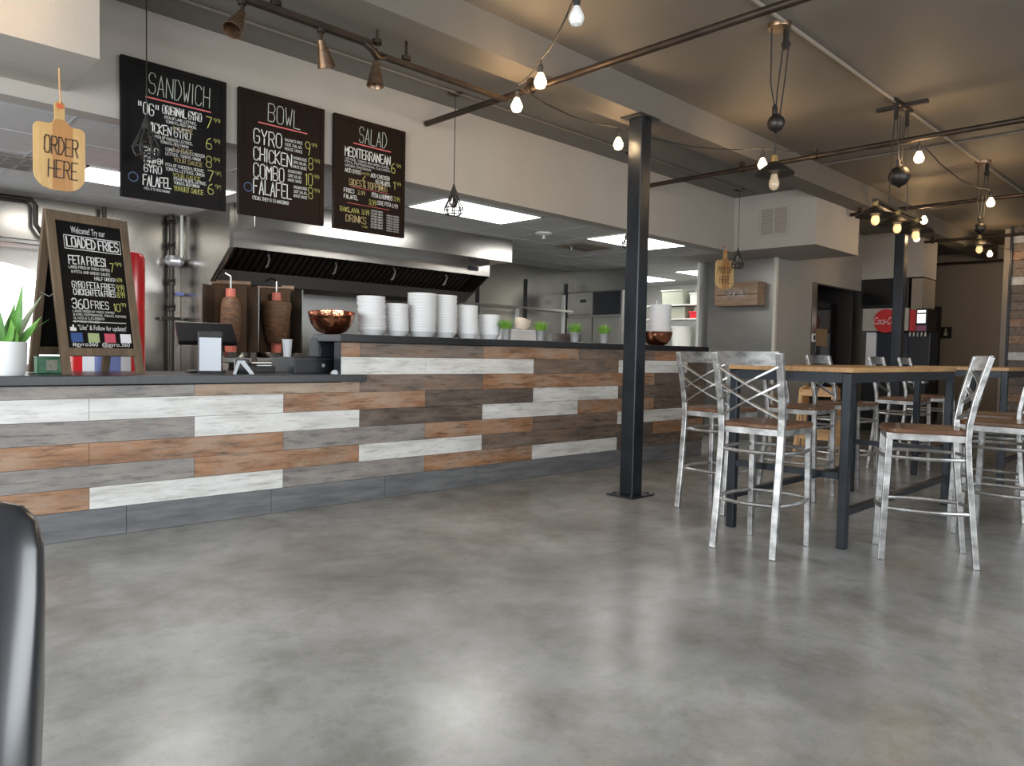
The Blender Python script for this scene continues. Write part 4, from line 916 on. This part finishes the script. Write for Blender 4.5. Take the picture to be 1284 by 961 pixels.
# ------------------------------------------------------------------ pendants
def cage_pendant(x, label):
    y = 4.565; o = thing('cage_pendant', label, 'pendant lamp', (x, y, 2.235), 0)
    H = ZS-2.235
    MB().lathe([(.062, 0), (.06, -.012), (.02, -.028), (0, -.03)], (0, 0, H), 20).build('canopy', pipe_m, o, True)
    MB().tube([(0, 0, H-.02), (0, 0, .20)], .0035, 6).build('cord', cord_m, o, True)
    MB().lathe([(.005, .24), (.012, .215), (.026, .18), (.028, .15), (0, .15)], (0, 0, 0), 16).build('socket', cord_m, o, True)
    k = MB()
    for i in range(8):
        a = 2*PI*i/8; c_, s_ = math.cos(a), math.sin(a)
        k.tube([(r*c_, r*s_, z) for r, z in ((.024, .16), (.04, .12), (.075, .045), (.07, .02), (.055, .0))], .0055, 5)
    for r, z in ((.055, 0), (.075, .045)): k.tube([(r*math.cos(2*PI*i/20), r*math.sin(2*PI*i/20), z) for i in range(21)], .0055, 5)
    k.build('wire_cage', cord_m, o, True)
    MB().lathe([(.012, .15), (.016, .13), (.03, .10), (.032, .08), (.02, .055), (0, .048)], (0, 0, 0), 16).build('bulb', glass, o, True)
cage_pendant(1.503, 'wire cage pendant hanging in front of the SANDWICH board'); cage_pendant(3.80, 'wire cage pendant hanging right of the SALAD board')
cage_pendant(6.11, 'wire cage pendant half hidden behind the near steel column'); cage_pendant(8.30, 'wire cage pendant hanging beside the PICK UP HERE paddle')
def pan_lamp(o, x, z, r, lit, up=.03):
    """socket, shallow conical shade and filament bulb; z = rim height"""
    q = MB(); q.lathe([(.0, .115), (.022, .115), (.024, .085), (.026, .065), (.02, .06)], (x, 0, z), 18); q.build('socket', brass, o, True)
    q = MB(); q.lathe([(.024, .075), (.045, .062), (r*.97, .006), (r, -.003), (r*.99, -.005)], (x, 0, z), 32); q.build('shade', iron, o, True)
    q = MB(); q.lathe([(r*.985, -.004), (r*.95, .003), (.05, .054), (.026, .064)], (x, 0, z), 32); q.build('shade_lining', bronze, o, True)
    z += up
    q = MB(); q.lathe([(.014, .03), (.018, .0), (.026, -.035), (.033, -.062), (.030, -.085), (.018, -.102), (0, -.108)], (x, 0, z), 18); q.build('bulb', lit, o, True)
def ball(mb, x, z, r): mb.lathe([(0, -r*1.18), (r*.12, -r*1.1)]+[(r*math.sin(PI*i/14), -r*math.cos(PI*i/14)) for i in range(1, 14)]+[(r*.2, r), (r*.2, r*1.15), (0, r*1.15)], (x, 0, z), 24)
def pulley(x, y, zb, zr, label, r, em=None):
    o = thing('pulley_lamp', label, 'pendant lamp', (x, y, 0), math.radians(-40))
    q = MB(); q.lathe([(.075, 0), (.075, -.015), (.07, -.03), (.0, -.032)], (0, 0, ZC), 24); q.build('canopy', bronze, o, True)
    q = MB(); q.box(.035, .06, -.015, .015, ZC-.16, ZC-.03); q.lathe([(.028, -.01), (.028, .01)], (.047, 0, ZC-.13), 14, (0, 1, 0)); q.build('pulley_block', iron, o, True)
    q = MB(); q.tube([(-.05, 0, ZC-.03), (-.045, 0, zb+.25), (-.012, 0, zb+.10)], .0045, 6); q.tube([(.03, 0, ZC-.14), (.0, 0, zb+.2), (-.004, 0, zb+.08)], .0045, 6); q.tube([(.066, 0, ZC-.14), (.05, 0, zb+.3), (.018, 0, zb), (0, 0, zb-.08), (0, 0, zr+.08)], .0045, 6); q.build('cords', cord_m, o, True)
    q = MB(); ball(q, 0, zb, .056); q.lathe([(.016, .06), (.018, .10), (.008, .12), (0, .12)], (-.012, 0, zb), 10); q.build('counterweight', iron, o, True)
    pan_lamp(o, 0, zr, r, em or edison_e, .0 if em else .03)
pulley(4.60, 2.29, 2.667, 2.345, 'pulley lamp with ball counterweight, nearest the camera', .125, edison_d)
pulley(9.18, 2.216, 2.589, 2.395, 'pulley lamp with ball counterweight, far one toward the plank wall', .15)
ch = thing('pulley_chandelier', 'three-lamp pulley chandelier with one round counterweight over the bar table', 'chandelier', (6.72, 2.234, 0))
q = MB(); q.box(-.21, .21, -.022, .022, ZC-.022, ZC); q.box(-.022, .022, -.20, .20, ZC-.03, ZC-.005); q.build('ceiling_cross', iron, ch)
q = MB()
for x in (-.13, .13): q.box(x-.018, x+.018, -.012, .012, ZC-.16, ZC-.02); q.lathe([(.03, -.01), (.03, .01)], (x, 0, ZC-.13), 14, (0, 1, 0))
q.build('pulley_blocks', iron, ch, True)
q = MB()
for x0, x1, z1 in ((-.16, -.22, 2.43), (.16, .22, 2.43), (-.10, -.035, 2.80), (.10, .035, 2.80), (-.03, -.03, 2.80), (.03, .03, 2.80)): q.tube([(x0, 0, ZC-.1), (x1, 0, z1)], .0045, 6)
q.build('cords', cord_m, ch, True)
q = MB(); ball(q, 0, 2.70, .085)
for x in (-.035, .035): q.box(x-.016, x+.016, -.012, .012, 2.76, 2.83)
q.build('counterweight', iron, ch, True)
q = MB(); q.box(-.56, .60, -.012, .012, 2.405, 2.43); q.build('lamp_bar', iron, ch)
for x in (-.50, 0, .47):
    MB().tube([(x, 0, 2.41), (x, 0, 2.37)], .012, 8).build('lamp_stem', iron, ch, True); pan_lamp(ch, x, 2.30, .15, edison_e)

# ------------------------------------------------------------------ string lights
sl = thing('string_lights', 'string of warm globe bulbs draped between the dark ceiling pipes', 'string lights', (0, 0, 0))
BZ = 2.86
def at(q): return q
BULBS = [(.62, 3.95), (2.86, 2.50), (3.38, 3.24), (3.60, 3.67), (4.80, 3.72), (6.12, 3.16), (6.76, 2.10), (9.14, 2.12), (9.80, 2.96), (11.18, 3.46), (13.45, 3.10), (14.2, 2.72)]
pts = [(-1.2, 3.9, 2.98)]
for i, (x, y) in enumerate(BULBS):
    if i: 
        px, py = BULBS[i-1]; dd = math.hypot(x-px, y-py)
        for t in (.25, .5, .75): pts.append((px+(x-px)*t, py+(y-py)*t, BZ+.115-.10*min(dd/2, 1)*4*t*(1-t)))
    pts.append((x, y, BZ+.115))
pts.append((14.6, 1.8, 2.99))
MB().tube(pts, .005, 6).build('cord', cord_m, sl, True)
for i, (x, y) in enumerate(BULBS):
    q = MB(); q.tube([(x, y, BZ+.115), (x, y, BZ+.07)], .004, 6); q.lathe([(.016, .03), (.018, .045), (.018, .075), (.008, .085), (0, .085)], (x, y, BZ), 12); s_ = q.build('socket', cord_m, sl, True)
    q = MB(); q.lathe([(.014, .035), (.022, .02), (.038, -.015), (.040, -.032), (.028, -.058), (0, -.068)], (x, y, BZ), 16); q.build('bulb', bulb_w if i == 1 else bulb_e, sl, True)
    if i != 1:
        ld = bpy.data.lights.new('bulb_glow', 'POINT'); ld.energy = 28; ld.color = (1, .66, .34); ld.shadow_soft_size = .052
        lo = bpy.data.objects.new('bulb_glow', ld); COL.objects.link(lo); lo.parent = sl; lo.location = (x, y, BZ-.02)

# ------------------------------------------------------------------ bar tables
def bar_table(loc, lx, ly, label):
    o = thing('bar_table', label, 'table', loc)
    zt = 1.102
    MB().box(-.035, lx+.035, -.035, ly+.035, zt-.032, zt, .004).build('tabletop', wood_top, o)
    k = MB(); k.box(-.02, lx+.02, -.02, .02, zt-.095, zt-.033); k.box(-.02, lx+.02, ly-.02, ly+.02, zt-.095, zt-.033); k.box(-.02, .02, .02, ly-.02, zt-.095, zt-.033); k.box(lx-.02, lx+.02, .02, ly-.02, zt-.095, zt-.033)
    k.build('apron', blue_st, o)
    for x in (0, lx):
        for y in (0, ly): MB().box(x-.027, x+.027, y-.027, y+.027, 0, zt-.034, .006).build('leg', blue_st, o)
    for x in (0, lx): MB().box(x-.02, x+.02, .03, ly-.03, .42, .46).build('stretcher', blue_st, o)
    for y in (0, ly): MB().box(.03, lx-.03, y-.02, y+.02, .20, .24).build('stretcher', blue_st, o)
bar_table((4.57, 1.76, 0), 2.05, .74, 'long bar table with wooden top and blue-black steel legs, nearest one')
bar_table((8.1, 1.70, 0), 2.0, .74, 'farther bar table in line beyond the nearest one')

# ------------------------------------------------------------------ bar stools
def arc_pts(p, q, out, n=7):
    p, q, out = Vector(p), Vector(q), Vector(out)
    return [p.lerp(q, i/(n-1))+out*math.sin(PI*i/(n-1)) for i in range(n)]
def make_stool():
    o = thing('bar_stool', 'x', 'bar stool')
    SZ = .74
    for s in (-1, 1):
        y = s*.185
        P = [(-.25, y*1.02, 0), (-.225, y, .25), (-.195, y, .55), (-.185, y, .70), (-.188, y*1.02, .80), (-.21, y*1.04, .93), (-.245, y*1.06, 1.07), (-.275, y*1.08, 1.18)]
        Q = []                                              # smooth the bends
        for i in range(len(P)-1):
            for t in (0, .5): Q.append(Vector(P[i]).lerp(Vector(P[i+1]), t))
        Q.append(Vector(P[-1]))
        MB().tube(Q, 0, sq=(.040, .030)).build('rear_leg', stool_m, o, bevel=.004)
        MB().tube([(.225, s*.185, 0), (.205, s*.18, SZ-.03)], 0, sq=(.034, .034)).build('front_leg', stool_m, o, bevel=.004)
    sp = [(.235, -.10), (.245, 0), (.235, .10), (.215, .195), (.18, .215), (-.13, .20), (-.185, .185), (-.195, .0), (-.185, -.185), (-.13, -.20), (.18, -.215), (.215, -.195)]
    MB().prism(sp, SZ-.004, SZ+.026, 'xy').build('seat', wood_seat, o, bevel=.008)
    k = MB(); k.box(-.175, .215, -.198, -.178, SZ-.04, SZ-.004); k.box(-.175, .215, .178, .198, SZ-.04, SZ-.004); k.box(.20, .22, -.18, .18, SZ-.04, SZ-.004); k.box(-.185, -.165, -.18, .18, SZ-.04, SZ-.004)
    k.build('seat_frame', stool_m, o)
    def ring(z, r, nm):
        f = lambda a: (-.190-(.55-z)*.10, a*.185, z)
        for s in (-1, 1): MB().tube(arc_pts(f(s), (.212, s*.182, z), (0, s*.045, 0)), r, 8).build(nm, stool_m, o, True)
        MB().tube(arc_pts(f(-1), f(1), (-.045, 0, 0)), r, 8).build(nm, stool_m, o, True)
        MB().tube(arc_pts((.212, -.182, z), (.212, .182, z), (.035, 0, 0)), r, 8).build(nm, stool_m, o, True)
    ring(.60, .011, 'upper_stretcher'); ring(.30, .012, 'foot_rail')
    n = 9; vs = []; fs = []
    for i in range(n):
        t = -1+2*i/(n-1); x = -.268-.035*(1-t*t); y = t*.198
        for dz, dx in ((1.105, 0.012), (1.185, -.008)): vs += [(x+dx-.007, y, dz), (x+dx+.007, y, dz)]
    for i in range(n-1):
        a = i*4; b_ = a+4; fs += [(a, b_, b_+2, a+2), (a+1, a+3, b_+3, b_+1), (a+2, b_+2, b_+3, a+3), (a, a+1, b_+1, b_)]
    fs += [(0, 2, 3, 1), (4*n-4, 4*n-3, 4*n-1, 4*n-2)]
    MB().add(vs, fs).build('top_rail', stool_m, o, True)
    def bx(y0, z0, y1, z1):
        xf = lambda z: -.188-(z-.80)*.235
        return MB().tube(arc_pts((xf(z0), y0, z0), (xf(z1), y1, z1), (-.035, 0, 0), 7), 0, sq=(.026, .010))
    for s in (-1, 1):
        bx(s*.19, 1.10, -s*.185, .90).build('cross_bar', stool_m, o); bx(s*.19, 1.00, -s*.185, .80).build('cross_bar', stool_m, o)
    return o
st0 = make_stool()
GRP = 'cross-back bar stools'
st0.location = (4.235, 2.11, 0); st0.rotation_euler = (0, 0, math.radians(1)); st0['label'] = 'steel cross-back stool at the near end of the table, back to the camera'
STO = [((5.09, 2.91, 0), 0, 'steel cross-back stool behind the nearest stool, closest to the near column'),
       ((4.77, 1.385, 0), math.radians(114), 'steel cross-back stool with brown seat turned in profile at the right of the table'),
       ((6.05, 2.72, 0), math.radians(-90), 'steel cross-back stool on the far side of the table, first along'),
       ((6.95, 2.70, 0), math.radians(-95), 'steel cross-back stool on the far side, second along the table'),
       ((8.35, 2.66, 0), math.radians(-90), 'steel cross-back stool on the far side of the farther table'),
       ((6.50, 1.42, 0), math.radians(92), 'steel cross-back stool seen behind the profile stool, same side of the table'),
       ((5.74, 1.18, 0), math.radians(84), 'steel cross-back stool cut by the right edge of the picture'),
       ((8.40, 1.36, 0), math.radians(90), 'steel cross-back stool at the farther table, near side'),
       ((9.3, 1.40, 0), math.radians(90), 'steel cross-back stool at the far end of the farther table'),
       ((9.3, 2.68, 0), math.radians(-88), 'steel cross-back stool in the far corner by the farther table')]
for loc, rz, lb in STO: dup(st0, loc, rz, lb)
# wooden high chairs against the wall beyond the counter
def high_chair(loc, rz, label):
    o = thing('wooden_high_chair', label, 'high chair', loc, rz)
    for sx in (-1, 1):
        for sy in (-1, 1): MB().tube([(sx*.23, sy*.22, 0), (sx*.17, sy*.18, .78)], 0, sq=(.035, .035)).build('leg', nat_wood, o)
        MB().box(sx*.17-.012, sx*.17+.012, -.19, .19, .50, .55).build('side_rail', nat_wood, o); MB().box(sx*.20-.012, sx*.20+.012, -.2, .2, .18, .22).build('foot_rail', nat_wood, o)
    MB().box(-.17, .17, -.17, .17, .50, .52).build('seat', nat_wood, o); MB().box(-.19, .19, .16, .19, .56, .80, .004).build('backrest', nat_wood, o)
    k = MB(); k.box(-.19, .19, -.20, -.17, .68, .80); k.box(-.19, -.165, -.19, .19, .70, .78); k.box(.165, .19, -.19, .19, .70, .78); k.build('tray_rail', nat_wood, o)
high_chair((9.0, 3.80, 0), .2, 'pale wooden restaurant high chair seen between the stools'); high_chair((9.6, 4.05, 0), .3, 'second pale wooden high chair behind the first')

# ------------------------------------------------------------------ black chair at the left edge, close to the camera
o = thing('vinyl_chair', 'glossy black vinyl chair back cut by the left edge, close to the camera', 'chair', (-.088, .957, 0), math.radians(245))
k = MB()
def rr(w, d, rad, n=6):
    P = []
    for cx_, cy, a0 in ((w/2-rad, d/2-rad, 0), (-w/2+rad, d/2-rad, 90), (-w/2+rad, -d/2+rad, 180), (w/2-rad, -d/2+rad, 270)):
        for i in range(n+1): a = math.radians(a0+90*i/n); P.append((cx_+rad*math.cos(a), cy+rad*math.sin(a)))
    return P
secs = [(.40, .46, .07), (.45, .465, .095), (.55, .468, .12), (.70, .466, .105), (.82, .46, .068), (.88, .452, .06), (.915, .435, .05), (.933, .40, .034), (.94, .35, .014)]
vs = []; fs = []; m_ = None
for z, w_, d_ in secs:
    P = []
    for i in range(48):
        t_ = 2*PI*i/48; c_, q_ = math.cos(t_), math.sin(t_)
        P.append((w_/2*math.copysign(abs(c_)**.38, c_), d_/2*math.copysign(abs(q_)**.55, q_)))
    m_ = len(P); vs += [(-.20-(z-.45)*.22+p[1], p[0], z) for p in P]
for i in range(len(secs)-1):
    for j in range(m_): fs.append((i*m_+j, i*m_+(j+1) % m_, (i+1)*m_+(j+1) % m_, (i+1)*m_+j))
fs.append(list(range(m_))); fs.append([(len(secs)-1)*m_+j for j in range(m_)])
k.add(vs, fs); k.build('backrest', leather, o, True)
MB().box(-.20, .25, -.225, .225, .39, .47, .03).build('seat', leather, o, True)
for sx in (-.19, .22):
    for sy in (-.2, .2): MB().tube([(sx*1.1, sy*1.05, 0), (sx, sy, .40)], .014, 8).build('leg', darkst, o, True)
